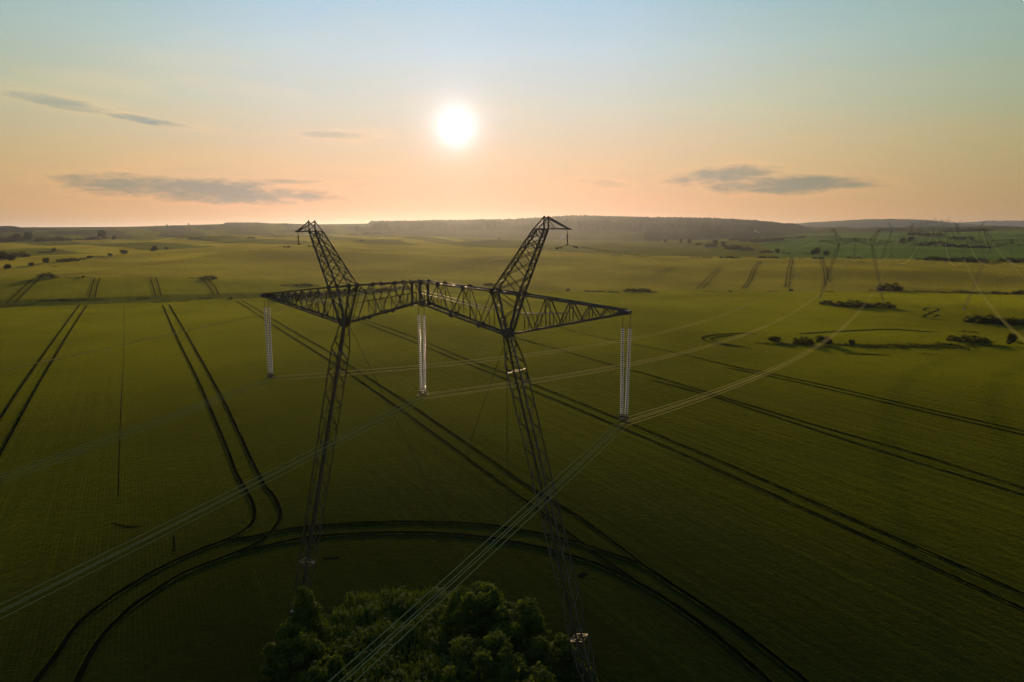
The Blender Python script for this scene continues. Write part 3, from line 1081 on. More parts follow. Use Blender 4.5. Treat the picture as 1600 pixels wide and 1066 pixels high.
def build_set(full):
    root = empty('insulator_set', (0, 0, 0))
    KIDS[root.name] = []
    yk = MB()
    yk.bar((-.38, 0, -.02), (.38, 0, -.02), .07, .16)
    yk.bar((0, -.36, -.18), (0, .36, -.18), .12, .12)
    for sx in (-1, 1):
        for sy in (-1, 1):
            yk.bar((sx * .3, sy * .02, -.05), (sx * .3, sy * .3, -.32), .05)
            yk.bar((sx * .3, sy * .3 - .14, -.36), (sx * .3, sy * .3 + .14, -.36), .09, .1)
        yk.rod((sx * .19, 0, -.02), (sx * .19, 0, .2), .03)
        yk.prism((sx * .34, -.30, .03), (sx * .34, .30, .03), [(.03 * math.cos(k), .03 * math.sin(k)) for k in (0, 1.57, 3.14, 4.71)])
    part('yoke', yk, M['steel'], root)
    for s in (-1, 1):
        sp = MB()
        bot, top = Vector((s * .19, 0, .2)), Vector((s * .29, 0, STR_TOP))
        d = (top - bot).normalized()
        sp.rod(bot, Vector((s * .31, 0, 8.25)), .024, 5)
        for k in range(NDISC):
            if full:
                c_ = bot + (top - bot) * (k + .5) / NDISC
                sp.lathe([(r_, z_) for r_, z_ in ((.02, .10), (.05, .098), (.056, .03), (.05, .012), (.022, -.03), (.02, -.08))], 7, c_.z, c_.x, c_.y)
        if not full:
            for k in range(NDISC):
                c_ = bot + (top - bot) * (k + .5) / NDISC
                sp.lathe([(.03, .06), (.16, 0), (.03, -.04)], 5, c_.z, c_.x, c_.y)
        so = part('insulator_string', sp, M['steel'], root)
        if full:
            KIDS[so.name] = []
            for k in range(NDISC):
                c_ = bot + (top - bot) * (k + .5) / NDISC
                if k == 0 and not hasattr(build_set, 'disc'):
                    do = mesh_obj('insulator_disc', dm.v, dm.f, [M['glass'], M['rim_glint']], mi=DISC_MI, smooth=True)
                    build_set.disc = do.data
                else:
                    do = bpy.data.objects.new('insulator_disc', build_set.disc)
                    C.objects.link(do)
                do.parent = so
                do.location = c_
                tl = Vector((0, 0, 1)).rotation_difference(d).to_euler()
                do.rotation_euler = (tl.x + random.uniform(-.02, .02), tl.y + random.uniform(-.02, .02), random.uniform(0, 6))
                KIDS[so.name].append(do)
    return root


SETZ = TIPZ - .15 - 8.25
near_set = build_set(True)
far_set = build_set(False)
SETU = [-19.4, 0.0, 19.4]
CLZ = SETZ - .36


def ins_top(u):
    return (CB - .1 if u == 0 else TIPZ - .15) - 8.25


spots_n = ['left tip of the foreground pylon beam', 'middle of the foreground pylon beam', 'right tip of the foreground pylon beam']
nfirst = ffirst = True
for i, st_ in enumerate(sites_a + sites_b):
    for j, u in enumerate(SETU):
        if i == 0:
            r_ = near_set if nfirst else copy_tree(near_set)
            nfirst = False
            lab = 'pair of glass disc insulator strings hanging from the ' + spots_n[j]
        else:
            r_ = far_set if ffirst else copy_tree(far_set)
            ffirst = False
            lab = ('left', 'middle', 'right')[j] + ' tiny insulator strings under the beam of the ' + (
                'whole distant portal pylon', 'faint far pylon on the green slope', 'third distant near-line pylon', 'last near-line pylon',
                'dark pylon cut by the edge', 'far pylon left of the dark one', 'farther right-line pylon', 'last right-line pylon')[i - 1]
        r_.location = st_.p(u, 0, ins_top(u)) if i == 0 else st_.p(u, 0, ins_top(u))
        r_.rotation_euler = st_.rot.to_euler() if i else (0, 0, -st_.az)
        tag(r_, lab, 'insulator', 'glass insulator strings under the pylon beams')

# hanging rods of the earth wires
rod0 = None
for i, st_ in enumerate(sites_a[:2] + sites_b[:1]):
    for sg in (-1, 1):
        if rod0 is None:
            mb = MB()
            mb.rod((0, 0, 0), (0, 0, -.35), .02)
            for k in range(5):
                mb.lathe([(.03, .04), (.075, 0), (.06, -.05), (.03, -.06)], 8, -.40 - k * .12)
            mb.rod((0, 0, -.3), (0, 0, -1.15), .035)
            mb.bar((0, -.14, -1.18), (0, .14, -1.18), .07, .1)
            r_ = rod0 = mesh_obj('hanger_rod', mb.v, mb.f, M['steel'])
        else:
            r_ = rod0.copy()
            C.objects.link(r_)
        r_.location = st_.p(sg * 14.42, 0, AZZ - .05)
        r_.rotation_euler = (0, 0, -st_.az)
        tag(r_, 'dark hanger rod under the ' + ('left' if sg < 0 else 'right') + ' horn of the ' + ('foreground pylon', 'whole distant pylon', 'dark pylon at the right edge')[i],
            'hanger rod', 'earth wire hanger rods')

# ------------------------------------------------------------------ wires
def span_pts(a, b_, sag, n):
    return [a + (b_ - a) * (k / n) - Vector((0, 0, 4 * sag * (k / n) * (1 - k / n))) for k in range(n + 1)]


def wire_points(sites, behind, u, v, dz, zfun, sagk):
    a0 = sites[0].p(u, v, zfun(u) + dz)
    prev = a0 + (behind.p(u, v, zfun(u) + dz) - sites[0].p(u, v, zfun(u) + dz))
    pts = span_pts(prev, a0, sagk, 60)[12:]
    cur = a0
    for nxt in sites[1:]:
        b_ = nxt.p(u, v, zfun(u) + dz)
        seg = span_pts(cur, b_, sagk * ((b_ - cur).length / 405) ** 2, 60)
        pts += seg[1:]
        cur = b_
    return pts


back_a = Site((-8.39 - 400 * math.sin(R(31.0)), 62.1 - 400 * math.cos(R(31.0)), 0), DIR0)
back_b = Site((259 - 405 * math.sin(R(30)), 352 - 405 * math.cos(R(30)), 0), R(30))
PH = ['left', 'middle', 'right']
for sites, behind, nm in ((sites_a, back_a, 'near line'), (sites_b, back_b, 'right hand line')):
    for j, u in enumerate(SETU):
        for (du, dz) in ((-.3, 0), (.3, 0), (-.3, -.42), (.3, -.42)):
            mb = MB()
            pts = wire_points(sites, behind, u + du, 0, dz - .30, lambda q: ins_top(0.0) if abs(q) < 2 else ins_top(19.4), 12.5)
            mb.tube(pts, .027, 5)
            wo = mesh_obj('conductor_wire', mb.v, mb.f, M['cable'])
            tag(wo, 'conductor of the four-wire bundle under the ' + PH[j] + ' insulators, ' + nm, 'cable', 'four-wire bundle, ' + PH[j] + ' phase of the ' + nm)
    for sg in (-1, 1):
        mb = MB()
        pts = wire_points(sites, behind, sg * 14.42, 0, 0, lambda q: AZZ - 1.25, 9.0)
        mb.tube(pts, .016, 4)
        wo = mesh_obj('earth_wire', mb.v, mb.f, M['cable'])
        tag(wo, 'thin earth wire strung between the ' + ('left' if sg < 0 else 'right') + ' horn tips of the ' + nm, 'cable', 'earth wires over the pylons')
        if sites is sites_a:
            k0 = min(range(len(pts)), key=lambda k: (pts[k] - sites[0].p(sg * 14.42, 0, AZZ - 1.25)).length)
            for (p, q) in ((pts[k0], pts[k0 + 1]), (pts[k0], pts[k0 - 1])):
                d = (q - p).normalized()
                c_ = p + d * 1.55 - Vector((0, 0, .06))
                db = MB()
                db.rod(c_ - d * .28, c_ + d * .28, .016)
                for e_ in (-1, 1):
                    db.lathe([(0, .085), (.075, .06), (.085, 0), (.075, -.06), (0, -.085)], 8, c_.z + d.z * .26 * e_ - .03, c_.x + d.x * .26 * e_, c_.y + d.y * .26 * e_)
                mesh_obj('vibration_damper', db.v, db.f, M['steel'], parent=wo)

# ------------------------------------------------------------------ bushes and trees
def leaves(lobes, n, size, seed, rag=0.34):
    """n small leaf faces over and inside a set of lobes (centre, radii)"""
    g_ = np.random.default_rng(seed)
    vol = np.array([l[1][0] * l[1][1] + l[1][2] * l[1][0] for l in lobes])
    pick = g_.choice(len(lobes), n, p=vol / vol.sum())
    cen = np.array([l[0] for l in lobes])[pick]
    rad = np.array([l[1] for l in lobes])[pick]
    d = g_.normal(size=(n, 3))
    d /= np.linalg.norm(d, axis=1)[:, None]
    rr = g_.uniform(0.25, 1, n) ** 0.4
    # broken outline: clusters push out and pull in
    k = np.sin(d[:, 0] * 7 + pick * 1.7) * np.sin(d[:, 1] * 6 + pick) * np.sin(d[:, 2] * 8 + pick * .6)
    rr = rr * (1 + rag * k) + g_.normal(0, .03, n)
    c_ = cen + d * rad * rr[:, None]
    keep = c_[:, 2] > 0.02
    c_, d = c_[keep], d[keep]
    n = len(c_)
    nrm = d + g_.normal(0, .55, (n, 3)) + np.array([0, 0, .35])
    nrm /= np.linalg.norm(nrm, axis=1)[:, None]
    t = np.cross(nrm, g_.normal(size=(n, 3)))
    t /= np.linalg.norm(t, axis=1)[:, None]
    b2 = np.cross(nrm, t)
    s = (size * g_.uniform(.55, 1.35, n))[:, None]
    v = np.stack([c_ - t * s, c_ - b2 * s * .55 + nrm * s * .12, c_ + t * s, c_ + b2 * s * .55 + nrm * s * .12], 1).reshape(-1, 3)
    f = np.arange(n * 4).reshape(n, 4)
    return v, f


def lobes_for(kind, seed):
    g_ = np.random.default_rng(seed)
    L = []
    if kind == 'round':
        L.append(((0, 0, .45), (.42, .42, .42)))
        for k in range(7):
            a_ = k * .9 + g_.uniform(0, .5)
            q = g_.uniform(.18, .34)
            L.append(((math.cos(a_) * .27, math.sin(a_) * .27, g_.uniform(.3, .75)), (q * .8, q * .8, q)))
    elif kind == 'wide':
        for k in range(9):
            x = -0.42 + .105 * k
            q = g_.uniform(.55, 1.0) * (1 - 1.2 * (x * x))
            L.append(((x, g_.uniform(-.12, .12), .35 * q), (.13, .15, .55 * q)))
    elif kind == 'low':
        for k in range(14):
            x = -0.46 + .07 * k
            q = g_.uniform(.35, 1.0)
            L.append(((x, g_.uniform(-.1, .1), .25 * q), (.07, .1, .6 * q)))
    elif kind == 'tall':
        L.append(((0, 0, .62), (.3, .3, .36)))
        for k in range(8):
            a_ = k * 2.4
            z = .3 + .08 * k
            q = g_.uniform(.16, .28) * (1.15 - .5 * z)
            L.append(((math.cos(a_) * .22, math.sin(a_) * .22, z), (q, q, q * .9)))
    return L


far_kinds = {}
for kd, n_, sz in (('round', 520, .075), ('wide', 700, .06), ('low', 700, .045), ('tall', 520, .07)):
    far_kinds[kd] = []
    for sdd in (1, 2, 3):
        v, f = leaves(lobes_for(kd, sdd * 11 + len(kd)), n_, sz, sdd, .2)
        me_o = mesh_obj('hedge_bush' if kd in ('wide', 'low') else 'field_tree', v, f, M['leaf_far'])
        far_kinds[kd].append(me_o)

ROWS = {
    "in the ditch before the whole distant pylon": [(1189, 537, 22, 4, 'low'), (1222, 540, 44, 5, 'low'), (1270, 541, 50, 5, 'low'), (1340, 542, 50, 5, 'low'), (1385, 543, 56, 6, 'low'), (1430, 543, 56, 6, 'low'), (1475, 543, 56, 6, 'low'), (1500, 541, 40, 5, 'low'), (1210, 534, 20, 10, 'round'), (1230, 538, 26, 5, 'low'), (1256, 538, 28, 15, 'wide'), (1287, 538, 24, 13, 'round'), (1312, 539, 34, 6, 'low'),
                     (1331, 538, 10, 8, 'round'), (1360, 541, 50, 5, 'low'), (1405, 541, 50, 5, 'low'), (1450, 541, 50, 5, 'low'), (1478, 539, 26, 6, 'low'), (1515, 535, 48, 13, 'wide'), (1512, 519, 22, 4, 'low'), (1548, 541, 46, 5, 'low'), (1580, 540, 15, 16, 'tall'), (1605, 538, 26, 6, 'low')],
    "at the whole distant pylon's feet": [(1292, 476, 20, 9, 'wide'), (1312, 478, 22, 5, 'low'), (1334, 480, 44, 13, 'wide'), (1356, 479, 20, 6, 'low'), (1378, 481, 32, 11, 'wide')],
    "below the dark right-edge pylon": [(1534, 505, 38, 15, 'wide'), (1560, 507, 40, 12, 'wide'), (1590, 508, 44, 12, 'wide'), (1620, 509, 40, 12, 'wide')],
    "on the near field's far right edge": [(1390, 454, 30, 14, 'wide'), (1366, 455, 14, 3, 'low'), (1410, 455, 20, 3, 'low'), (1455, 457, 42, 4.5, 'low'), (1500, 458, 34, 3, 'low'), (1534, 459, 60, 5.5, 'low'), (1575, 459, 34, 4, 'low'), (1600, 460, 24, 8, 'wide'), (1236, 455, 7, 4, 'round'),
                     (1208, 456, 16, 2.5, 'low'), (1295, 456, 14, 3, 'low'), (1109, 456, 18, 2.5, 'low'), (1141, 456, 6, 2, 'round'), (887, 455, 7, 5, 'round'), (929, 456, 32, 4.5, 'low'), (959, 457, 18, 4.5, 'low'), (985, 456, 22, 8, 'wide'), (1003, 456, 28, 8, 'wide'), (1020, 457, 14, 4, 'low')],
    "topping the right field's tramlines": [(963, 400, 18, 2.5, 'low'), (1000, 401, 8, 2, 'low'), (1085, 402.5, 14, 2.5, 'low'), (1105, 403, 15, 3.5, 'low'), (1127, 403, 7, 2.5, 'round'), (1140, 403.5, 14, 4.5, 'wide'), (1150, 403.5, 12, 3.5, 'low'), (1191, 403.5, 13, 5, 'wide'), (1208, 403.5, 14, 4.5, 'wide'),
                     (1220, 404, 16, 3, 'low'), (1238, 404, 8, 2.5, 'low'), (1252, 404, 8, 2.5, 'low'), (1279, 404.5, 16, 4, 'wide'), (1300, 405, 14, 2, 'low')],
    "in the hedge below the green fields": [(1335, 404, 20, 4, 'low'), (1440, 406, 14, 4, 'low'), (1456, 407, 18, 8, 'wide'), (1470, 407, 14, 6, 'wide'), (1483, 408, 14, 6, 'wide'), (1498, 409, 22, 8, 'wide'), (1515, 409.5, 16, 9, 'wide'), (1532, 410, 16, 8, 'wide'), (1549, 410, 14, 4, 'low'), (1578, 410, 24, 8, 'wide'), (1600, 410, 18, 6, 'wide')],
    "between big field and far village": [(1022, 378, 20, 4, 'low'), (1040, 380, 8, 6, 'tall'), (1064, 381, 5, 8, 'tall'), (1077, 382, 7, 8, 'tall'), (1092, 383, 10, 5, 'wide'), (1108, 386, 12, 7, 'wide'), (1117, 387, 12, 11, 'tall'), (1130, 388, 9, 10, 'tall'), (1146, 389.5, 24, 9, 'wide'), (1168, 390.5, 16, 6, 'wide'),
                     (1197, 395, 18, 5, 'wide'), (1215, 396, 10, 7, 'tall'), (1228, 396.5, 12, 4, 'low'), (1274, 398, 14, 10, 'round'), (1291, 399, 10, 7, 'round'), (1253, 372, 10, 5, 'wide'), (1262, 397, 10, 3, 'low')],
    'in the groves above the green fields': [(1150, 376, 22, 7, 'wide'), (1166, 378, 20, 9, 'wide'), (1184, 379, 20, 9, 'wide'), (1202, 378, 20, 9, 'wide'), (1216, 376, 16, 7, 'wide'), (1236, 373, 22, 4, 'low'), (1290, 371, 30, 3, 'low'), (1430, 367, 20, 5, 'wide'), (1447, 368, 20, 5, 'wide'), (1463, 368, 22, 5, 'wide'), (1463, 382, 24, 6, 'wide'), (1442, 384, 16, 6, 'wide'),
                     (1423, 378, 12, 7, 'tall'), (1410, 382, 10, 9, 'tall'), (1484, 363, 22, 4, 'low'), (1502, 362, 26, 4, 'wide'), (1530, 361, 26, 3.5, 'wide'), (1494, 374, 16, 5, 'wide'), (1512, 374, 14, 5, 'wide'), (1486, 386, 18, 6, 'wide'), (1505, 387, 16, 6, 'wide'), (1528, 388, 20, 5, 'wide')],
    "on the terraced left meadows": [(2, 408, 15, 13, 'round'), (17, 407, 12, 8, 'round'), (27, 402, 26, 9, 'wide'), (12, 421, 9, 8, 'round'), (49, 416, 7, 6, 'round'), (62, 413, 8, 2.5, 'low'), (72, 412, 9, 9, 'round'), (84, 417, 8, 2, 'low'), (100, 409, 16, 6, 'wide'), (113, 408, 16, 6, 'wide'), (128, 406, 9, 4, 'wide'),
                     (140, 404, 8, 4.5, 'round'), (172, 400, 7, 4, 'round'), (194, 398, 10, 8, 'round'), (241, 393, 10, 8, 'round'), (260, 390, 6, 4, 'round'), (72, 395, 18, 3.5, 'low'), (84, 393, 6, 5, 'round'), (153, 402, 14, 3, 'low')],
    "in the hazy belt under left skyline": [(4, 379, 15, 9, 'wide'), (18, 379, 12, 8, 'tall'), (28, 379, 13, 11, 'tall'), (45, 378, 14, 12, 'tall'), (62, 378, 14, 8, 'wide'), (78, 377, 14, 6, 'wide'), (91, 377, 15, 9, 'wide'), (103, 376.5, 14, 6, 'wide'), (118, 376, 16, 4, 'low'), (130, 375.5, 18, 5, 'low'), (146, 375, 18, 6, 'wide'),
                     (160, 375, 14, 13, 'tall'), (179, 376, 7, 7, 'tall'), (256, 369, 18, 3, 'low'), (278, 371, 20, 3, 'low'), (305, 374, 18, 4, 'low'), (330, 376, 20, 3, 'low'), (392, 373, 12, 4, 'wide'), (420, 370, 24, 3, 'low')],
    "on the second left field's brow": [(72, 434, 19, 9, 'wide'), (85, 434, 12, 4, 'low'), (112, 434, 20, 1.5, 'low'), (130, 434, 5, 3, 'round'), (140, 434, 9, 2, 'low'), (326, 436, 22, 7, 'wide'), (304, 435, 20, 2.5, 'low')],
    "on the bank between left fields": [(85, 470, 34, 4, 'low'), (115, 470, 34, 4, 'low'), (142, 469, 30, 3, 'low'), (223, 467, 18, 3, 'low'), (320, 466, 22, 3, 'low'), (360, 468, 6, 4, 'round'), (30, 477, 40, 2.5, 'low'), (268, 472, 50, 2.5, 'low')],
    "behind the pylon beam's left end": [(443, 467, 30, 13, 'wide'), (466, 466, 30, 13, 'wide'), (489, 464, 28, 12, 'wide'), (511, 462, 28, 11, 'wide'), (534, 460, 28, 11, 'wide'), (558, 458, 28, 10, 'wide'), (582, 456.5, 28, 9, 'wide'), (606, 454.5, 26, 8, 'wide'), (629, 452, 24, 7, 'wide'), (452, 447, 24, 5, 'low'), (475, 447, 26, 6, 'wide'), (492, 447, 12, 4, 'low'), (764, 446, 16, 6, 'wide')],
    "on the slope behind the left horn": [(437, 386, 5, 1.8, 'low'), (453, 386, 7, 2, 'low'), (552, 367, 14, 4, 'low'), (575, 366, 14, 5, 'wide'), (590, 366, 12, 5, 'wide'), (610, 366, 16, 4, 'low'), (565, 377, 10, 3, 'low'), (780, 374, 6, 3, 'round')],
    'on the left skyline': [(251, 355, 12, 3.5, 'low'), (261, 354, 3, 3, 'round'), (295, 352.5, 3, 3, 'tall'), (228, 356, 14, 2, 'low')],
}
ORD = ['first', 'second', 'third', 'fourth', 'fifth', 'sixth', 'seventh', 'eighth', 'ninth', 'tenth', 'eleventh', 'twelfth', 'thirteenth', 'fourteenth', 'fifteenth',
       'sixteenth', 'seventeenth', 'eighteenth', 'nineteenth', 'twentieth', 'twenty-first', 'twenty-second', 'twenty-third', 'twenty-fourth']
used = set()
for where, lst in ROWS.items():
    lst = sorted(lst)
    for i, (px, py, wpx, hpx, kd) in enumerate(lst):
        p = at(px, py)
        dist = (p - Vector((0, 0, H))).length
        sc_ = dist / FPX
        src = far_kinds[kd][(i * 7 + len(where)) % 3]
        if src.name not in used:
            ob = src
            used.add(src.name)
        else:
            ob = src.copy()
            C.objects.link(ob)
        ob.location = p - Vector((0, 0, .25))
        wm, hm = wpx * sc_, max(hpx * sc_, 1.0) * 1.08
        ob.scale = (wm, min(wm, max(hm * 1.3, 3.0)) if kd in ('wide', 'low') else wm, hm)
        ob.rotation_euler = (0, 0, (0 if kd in ('wide', 'low') else random.uniform(0, 6.28)) - math.atan2(p.x, p.y))
        word = {'round': 'round dark bush', 'wide': 'broad dark bush', 'low': 'low strip of scrub', 'tall': 'upright dark tree'}[kd]
        tag(ob, f'{word} {where}, {ORD[i]} from the left', 'tree' if kd == 'tall' else 'bush', 'bushes and trees ' + where)
for kd in far_kinds:
    for o_ in far_kinds[kd]:
        if o_.name not in used:
            bpy.data.objects.remove(o_)

# ------------------------------------------------------------------ woods on the hills
def forest(name, x0, x1, k0, k1, t0, t1, hgt, nr, nc):
    pxs = np.linspace(x0, x1, nc)
    a = col_az(pxs)
    br = BR_C(a)
    V = []
    for i in range(nr):
        t = i / (nr - 1)
        lo = br[k0] + (br[k0 + 1] - br[k0]) * t0
        hi = br[k1] + (br[k1 + 1] - br[k1]) * t1
        jit = np.array([mnoise.noise(Vector((x * .05, i * .4, 9))) * 25 for x in pxs]) * (1 if 0 < i < nr - 1 else .4)
        rr = lo + (hi - lo) * t + jit
        x, y = rr * np.sin(a), rr * np.cos(a)
        edge = np.minimum(1, np.minimum(np.arange(nc) / 5.0, np.arange(nc)[::-1] / 60.0)) ** .6
        top = np.array([0.72 + .30 * mnoise.noise(Vector((q * .11, w_ * .11, 0))) + .22 * mnoise.noise(Vector((q * .03, w_ * .03, 5))) for q, w_ in zip(x, y)]) * hgt
        top += rng.uniform(-.12, .12, nc) * hgt
        if i in (0, nr - 1):
            top = top * 0 - 1
        z = terrain(x, y) + np.where(top > 0, top * edge, top)
        V.append(np.stack([x, y, z], -1))
    V = np.array(V).reshape(-1, 3)
    F = np.array([(i * nc + j, i * nc + j + 1, (i + 1) * nc + j + 1, (i + 1) * nc + j) for i in range(nr - 1) for j in range(nc - 1)])
    o_ = mesh_obj(name, V, F, M['leaf_far'])
    return tag(o_, kind='stuff', cat='forest')


f_ = forest('forest', 577, 1248, 4, 5, .30, .02, 20, 46, 520)
f_['label'] = 'dark forest covering the long ridge under the sun'
f_ = forest('forest', 352, 425, 4, 5, .80, .03, 10, 10, 60)
f_['label'] = 'small hazy wood on the skyline left of the pylon'
f_ = forest('forest', 1005, 1235, 4, 4, .02, .22, 12, 10, 160)
f_['label'] = 'strip of woodland at the ridge foot behind the village'

# ------------------------------------------------------------------ village houses
m, nb, o = material('lime_wall')
g = nb.n('ShaderNodeNewGeometry')
nz = nb.noise(g.outputs['Position'], .8, 4)
pbr(nb, o, nb.mix(nz, (0.62, 0.60, 0.56, 1), (0.78, 0.76, 0.72, 1)), 0.85, 0.2)
M['lime'] = m
m, nb, o = material('slate_roof')
g = nb.n('ShaderNodeNewGeometry')
nz = nb.noise(g.outputs['Position'], 1.5, 4)
pbr(nb, o, nb.mix(nz, (0.30, 0.30, 0.31, 1), (0.48, 0.47, 0.46, 1)), 0.5, 0.4)
M['slate'] = m


def build_house():
    root = empty('village_house', (0, 0, 0))
    KIDS[root.name] = []
    w_, d_, h_, r_ = 5.5, 4.0, 3.6, 6.6
    mb = MB()
    mb.v = [Vector(p) for p in ((-w_, -d_, -1), (w_, -d_, -1), (w_, d_, -1), (-w_, d_, -1), (-w_, -d_, h_), (w_, -d_, h_), (w_, d_, h_), (-w_, d_, h_), (-w_, 0, r_ - .25), (w_, 0, r_ - .25))]
    mb.f = [(0, 1, 5, 4), (1, 2, 6, 9, 5), (2, 3, 7, 6), (3, 0, 4, 8, 7)]
    part('wall', mb, M['lime'], root)
    rb = MB()
    for s in (-1, 1):
        a_ = [Vector((-w_ - .5, s * (d_ + .6), h_ - .35)), Vector((w_ + .5, s * (d_ + .6), h_ - .35)), Vector((w_ + .5, 0, r_)), Vector((-w_ - .5, 0, r_))]
        n0 = len(rb.v)
        rb.v += a_ + [p - Vector((0, 0, .2)) for p in a_]
        for q in ((0, 1, 2, 3), (7, 6, 5, 4), (0, 4, 5, 1), (1, 5, 6, 2), (2, 6, 7, 3), (3, 7, 4, 0)):
            rb.f.append(tuple(n0 + k for k in q))
    rf = part('roof', rb, M['slate'], root)
    cb = MB()
    cb.bar((1.6, .8, 5.4), (1.6, .8, 7.6), .9, .9, up=(0, 1, 0))
    KIDS[rf.name] = []
    part('chimney', cb, M['lime'], rf)
    for x in (-3, 0, 3):
        wb = MB()
        wb.bar((x, -d_ - .03, 1.0), (x, -d_ - .03, 2.5), 1.1, .08, up=(0, 1, 0))
        part('window', wb, M['steel'], root)
    return root


h0 = None
HS = [(1117, 368, .3, 'pale grey village house at the forest foot, leftmost of the village'), (1126, 371, .8, 'brightest white village house, in the middle of the village'), (1134, 371, -.4, 'white village house just right of the brightest one'),
      (1174, 366, .2, 'pale village house left of the two on the right'), (1186, 366, .9, 'bluish pale village house at the right end of the village'), (1180, 363.5, -.2, 'pale village house uphill behind the right pair'),
      (878, 372, .2, 'lone pale house beside the right horn tip of the pylon')]
for px, py, rz, lab in HS:
    r_ = build_house() if h0 is None else copy_tree(h0)
    h0 = h0 or r_
    p = at(px, py)
    r_.location = p
    r_.rotation_euler = (0, 0, rz)
    r_.scale = (1.0, 1.0, 1.0)
    tag(r_, lab, 'house', 'houses of the far village')

# ------------------------------------------------------------------ scrub at the pylon's feet
def near_bush(px, py, hgt, wid, kind, n, label, seed):
    p = at(px, py)
    root = empty('bush' if hgt < 5.5 else 'bushy_tree', p)
    KIDS[root.name] = []
    g_ = np.random.default_rng(seed)
    L = []
    if kind == 'cone':
        for k in range(16):
            z = (.12 + .80 * k / 15)
            q = (1.05 - z) * wid * .42 + .25
            a_ = k * 2.4
            L.append(((math.cos(a_) * q * .55, math.sin(a_) * q * .55, z * hgt), (q * .75, q * .75, q * .8)))
    else:
        L.append(((0, 0, hgt * .40), (wid * .36, wid * .36, hgt * .38)))
        for k in range(38):
            a_ = k * 2.4 + g_.uniform(-.5, .5)
            e_ = g_.uniform(.05, 1.0)
            q = g_.uniform(.07, .17) * wid
            ro = wid * g_.uniform(.36, .46) * math.sqrt(1 - (e_ * .85) ** 2)
            L.append(((math.cos(a_) * ro, math.sin(a_) * ro, hgt * (.2 + .62 * e_)), (q, q, q * .85)))
    v, f = leaves(L, n, .17, seed)
    fo = mesh_obj('foliage', v, f, M['leaf'], parent=root)
    mb = MB()
    for k in range(7):
        a_ = k * .9
        tip = Vector((math.cos(a_) * wid * .28, math.sin(a_) * wid * .28, hgt * g_.uniform(.5, .8)))
        prev = Vector((math.cos(a_) * .15, math.sin(a_) * .15, -.1))
        for q in range(3):
            nx = lerp((math.cos(a_) * .15, math.sin(a_) * .15, -.1), tip, (q + 1) / 3) + Vector((g_.uniform(-.1, .1), g_.uniform(-.1, .1), 0))
            mb.rod(prev, nx, .09 - .025 * q, 5)
            prev = nx
    mesh_obj('branches', mb.v, mb.f, M['bark'], parent=root)
    tag(root, label, 'tree' if hgt >= 5.5 else 'bush', 'scrub around the feet of the pylon')


near_bush(480, 1012, 7.0, 4.6, 'cone', 9000, 'tall pointed leafy tree at the foot of the left pylon leg', 21)
near_bush(460, 1066, 5.6, 5.2, 'dome', 11000, 'dark spreading tree below the pointed tree, leftmost of the scrub', 22)
near_bush(508, 1100, 4.6, 4.4, 'dome', 9000, 'leafy bush at the bottom edge right of the leftmost dark tree', 23)
near_bush(742, 985, 5.6, 6.6, 'dome', 12000, 'large rounded dark tree at the back of the right clump', 24)
near_bush(806, 1012, 5.2, 6.0, 'dome', 11000, 'rounded bush on the right shoulder of the large rounded tree', 25)
near_bush(862, 1062, 4.4, 5.0, 'dome', 9000, 'bush sloping down towards the right pylon leg', 26)
near_bush(758, 1085, 5.6, 7.0, 'dome', 12000, 'black-green tree in the bottom middle of the right clump', 27)
near_bush(826, 1122, 4.6, 5.5, 'dome', 9000, 'bush at the bottom edge between right leg and middle tree', 28)
near_bush(905, 1084, 2.8, 3.4, 'dome', 5000, 'small pale-tipped bush touching the right pylon leg', 29)

# tall weeds and grass filling the plot between the bushes
g_ = np.random.default_rng(5)
poly = [(470, 1110), (520, 960), (545, 940), (600, 932), (680, 930), (720, 945), (760, 1000), (860, 1100), (940, 1110), (940, 1160), (440, 1160)]
PW = [at(*p) for p in poly]
xs, ys = [p.x for p in PW], [p.y for p in PW]


def inside(x, y):
    c_ = False
    j = len(xs) - 1
    for i in range(len(xs)):
        if (ys[i] > y) != (ys[j] > y) and x < (xs[j] - xs[i]) * (y - ys[i]) / (ys[j] - ys[i]) + xs[i]:
            c_ = not c_
        j = i
    return c_


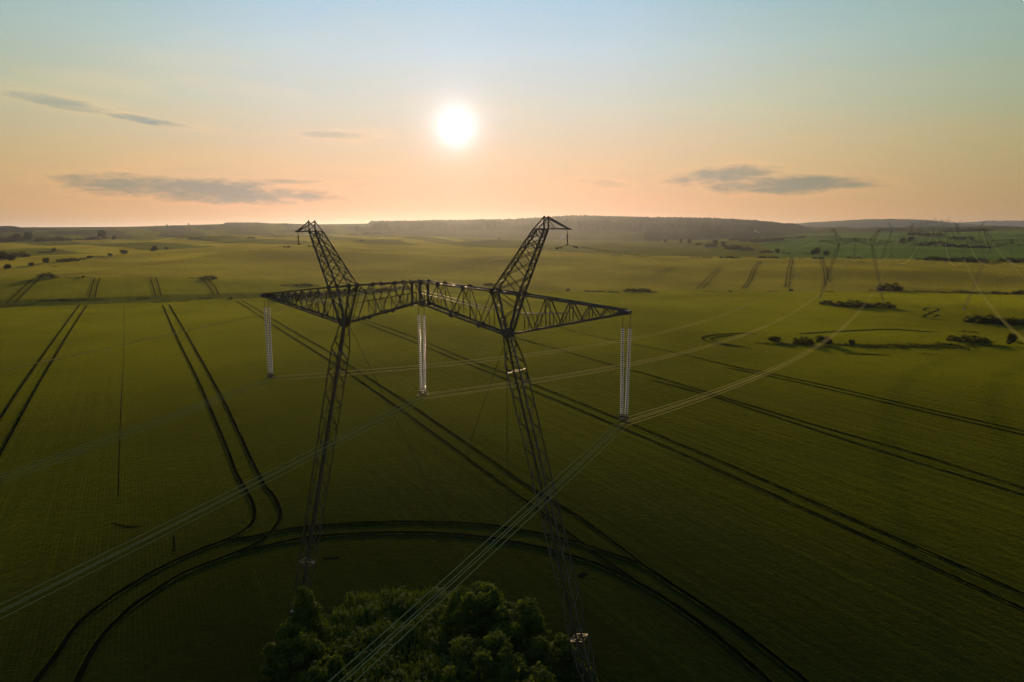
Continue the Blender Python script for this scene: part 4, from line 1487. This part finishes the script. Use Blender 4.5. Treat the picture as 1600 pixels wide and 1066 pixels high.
WV_, WF_ = [], []
UV_, UF_ = [], []
cnt = 0
while cnt < 11000:
    x, y = g_.uniform(min(xs), max(xs)), g_.uniform(min(ys), max(ys))
    if not inside(x, y):
        continue
    cl = mnoise.noise(Vector((x * .35, y * .35, 0)))
    hgt = (.75 + .8 * cl + g_.uniform(-.25, .45))
    if hgt < .35:
        cnt += 1
        continue
    cnt += 1
    a_ = g_.uniform(0, 6.28)
    ln = g_.uniform(.05, .45) * hgt
    wd = g_.uniform(.03, .075)
    bx, by = math.cos(a_ + 1.57) * wd, math.sin(a_ + 1.57) * wd
    tx, ty = x + math.cos(a_) * ln, y + math.sin(a_) * ln
    mx, my = x + math.cos(a_) * ln * .3, y + math.sin(a_) * ln * .3
    n0 = len(WV_)
    WV_ += [(x - bx, y - by, 0), (x + bx, y + by, 0), (mx + bx, my + by, hgt * .6), (mx - bx, my - by, hgt * .6), (tx + bx * .2, ty + by * .2, hgt), (tx - bx * .2, ty - by * .2, hgt)]
    WF_ += [(n0, n0 + 1, n0 + 2, n0 + 3), (n0 + 3, n0 + 2, n0 + 4, n0 + 5)]
    # side leaves
    for q in range(3):
        aa = g_.uniform(0, 6.28)
        z0 = hgt * g_.uniform(.3, .95)
        s = g_.uniform(.06, .16)
        cx_, cy_ = x + math.cos(a_) * ln * z0 / hgt, y + math.sin(a_) * ln * z0 / hgt
        ex, ey = math.cos(aa) * s, math.sin(aa) * s
        n0 = len(WV_)
        WV_ += [(cx_, cy_, z0), (cx_ + ex - ey * .4, cy_ + ey + ex * .4, z0 + s * .35), (cx_ + ex * 2, cy_ + ey * 2, z0 + s * .1), (cx_ + ex + ey * .4, cy_ + ey - ex * .4, z0 + s * .35)]
        WF_.append((n0, n0 + 1, n0 + 2, n0 + 3))
    if cl > -.1 and g_.random() < .10:
        for q in range(9):
            aa, rr = g_.uniform(0, 6.28), g_.uniform(0, .2)
            cx_, cy_, cz = tx + math.cos(aa) * rr, ty + math.sin(aa) * rr, hgt + .05 - rr * .3
            n0 = len(UV_)
            s = g_.uniform(.035, .06)
            UV_ += [(cx_ - s, cy_ - s, cz), (cx_ + s, cy_ - s, cz + .02), (cx_ + s, cy_ + s, cz + .01), (cx_ - s, cy_ + s, cz - .02)]
            UF_.append((n0, n0 + 1, n0 + 2, n0 + 3))
nw = len(WV_)
wo = mesh_obj('tall_weeds', WV_ + UV_, WF_ + [tuple(i + nw for i in f) for f in UF_], [M['weed'], M['umbel']], mi=[0] * len(WF_) + [1] * len(UF_))
tag(wo, 'tall weeds and pale umbels filling the plot between the bushes', 'weeds', kind='stuff')

# ------------------------------------------------------------------ evening haze
hb = MB()
hb.prism((0, 6000, -60), (0, 6000, 175), [(-16000, -15000), (16000, -15000), (16000, 15000), (-16000, 15000)], up=(0, 1, 0))
hz = mesh_obj('haze', hb.v, hb.f, bpy.data.materials.new('evening_haze'))
_hb = bmesh.new()
_hb.from_mesh(hz.data)
bmesh.ops.recalc_face_normals(_hb, faces=_hb.faces)
_hb.to_mesh(hz.data)
_hb.free()
hm = hz.data.materials[0]
hm.use_nodes = True
hm.node_tree.nodes.clear()
nb = NB(hm.node_tree)
o = nb.n('ShaderNodeOutputMaterial')
pv = nb.n('ShaderNodeVolumePrincipled')
pv.inputs['Color'].default_value = (0.80, 0.84, 0.95, 1)
pv.inputs['Density'].default_value = 4.3e-5
pv.inputs['Anisotropy'].default_value = 0.68
hm.node_tree.links.new(pv.outputs[0], o.inputs['Volume'])
tag(hz, kind='stuff')
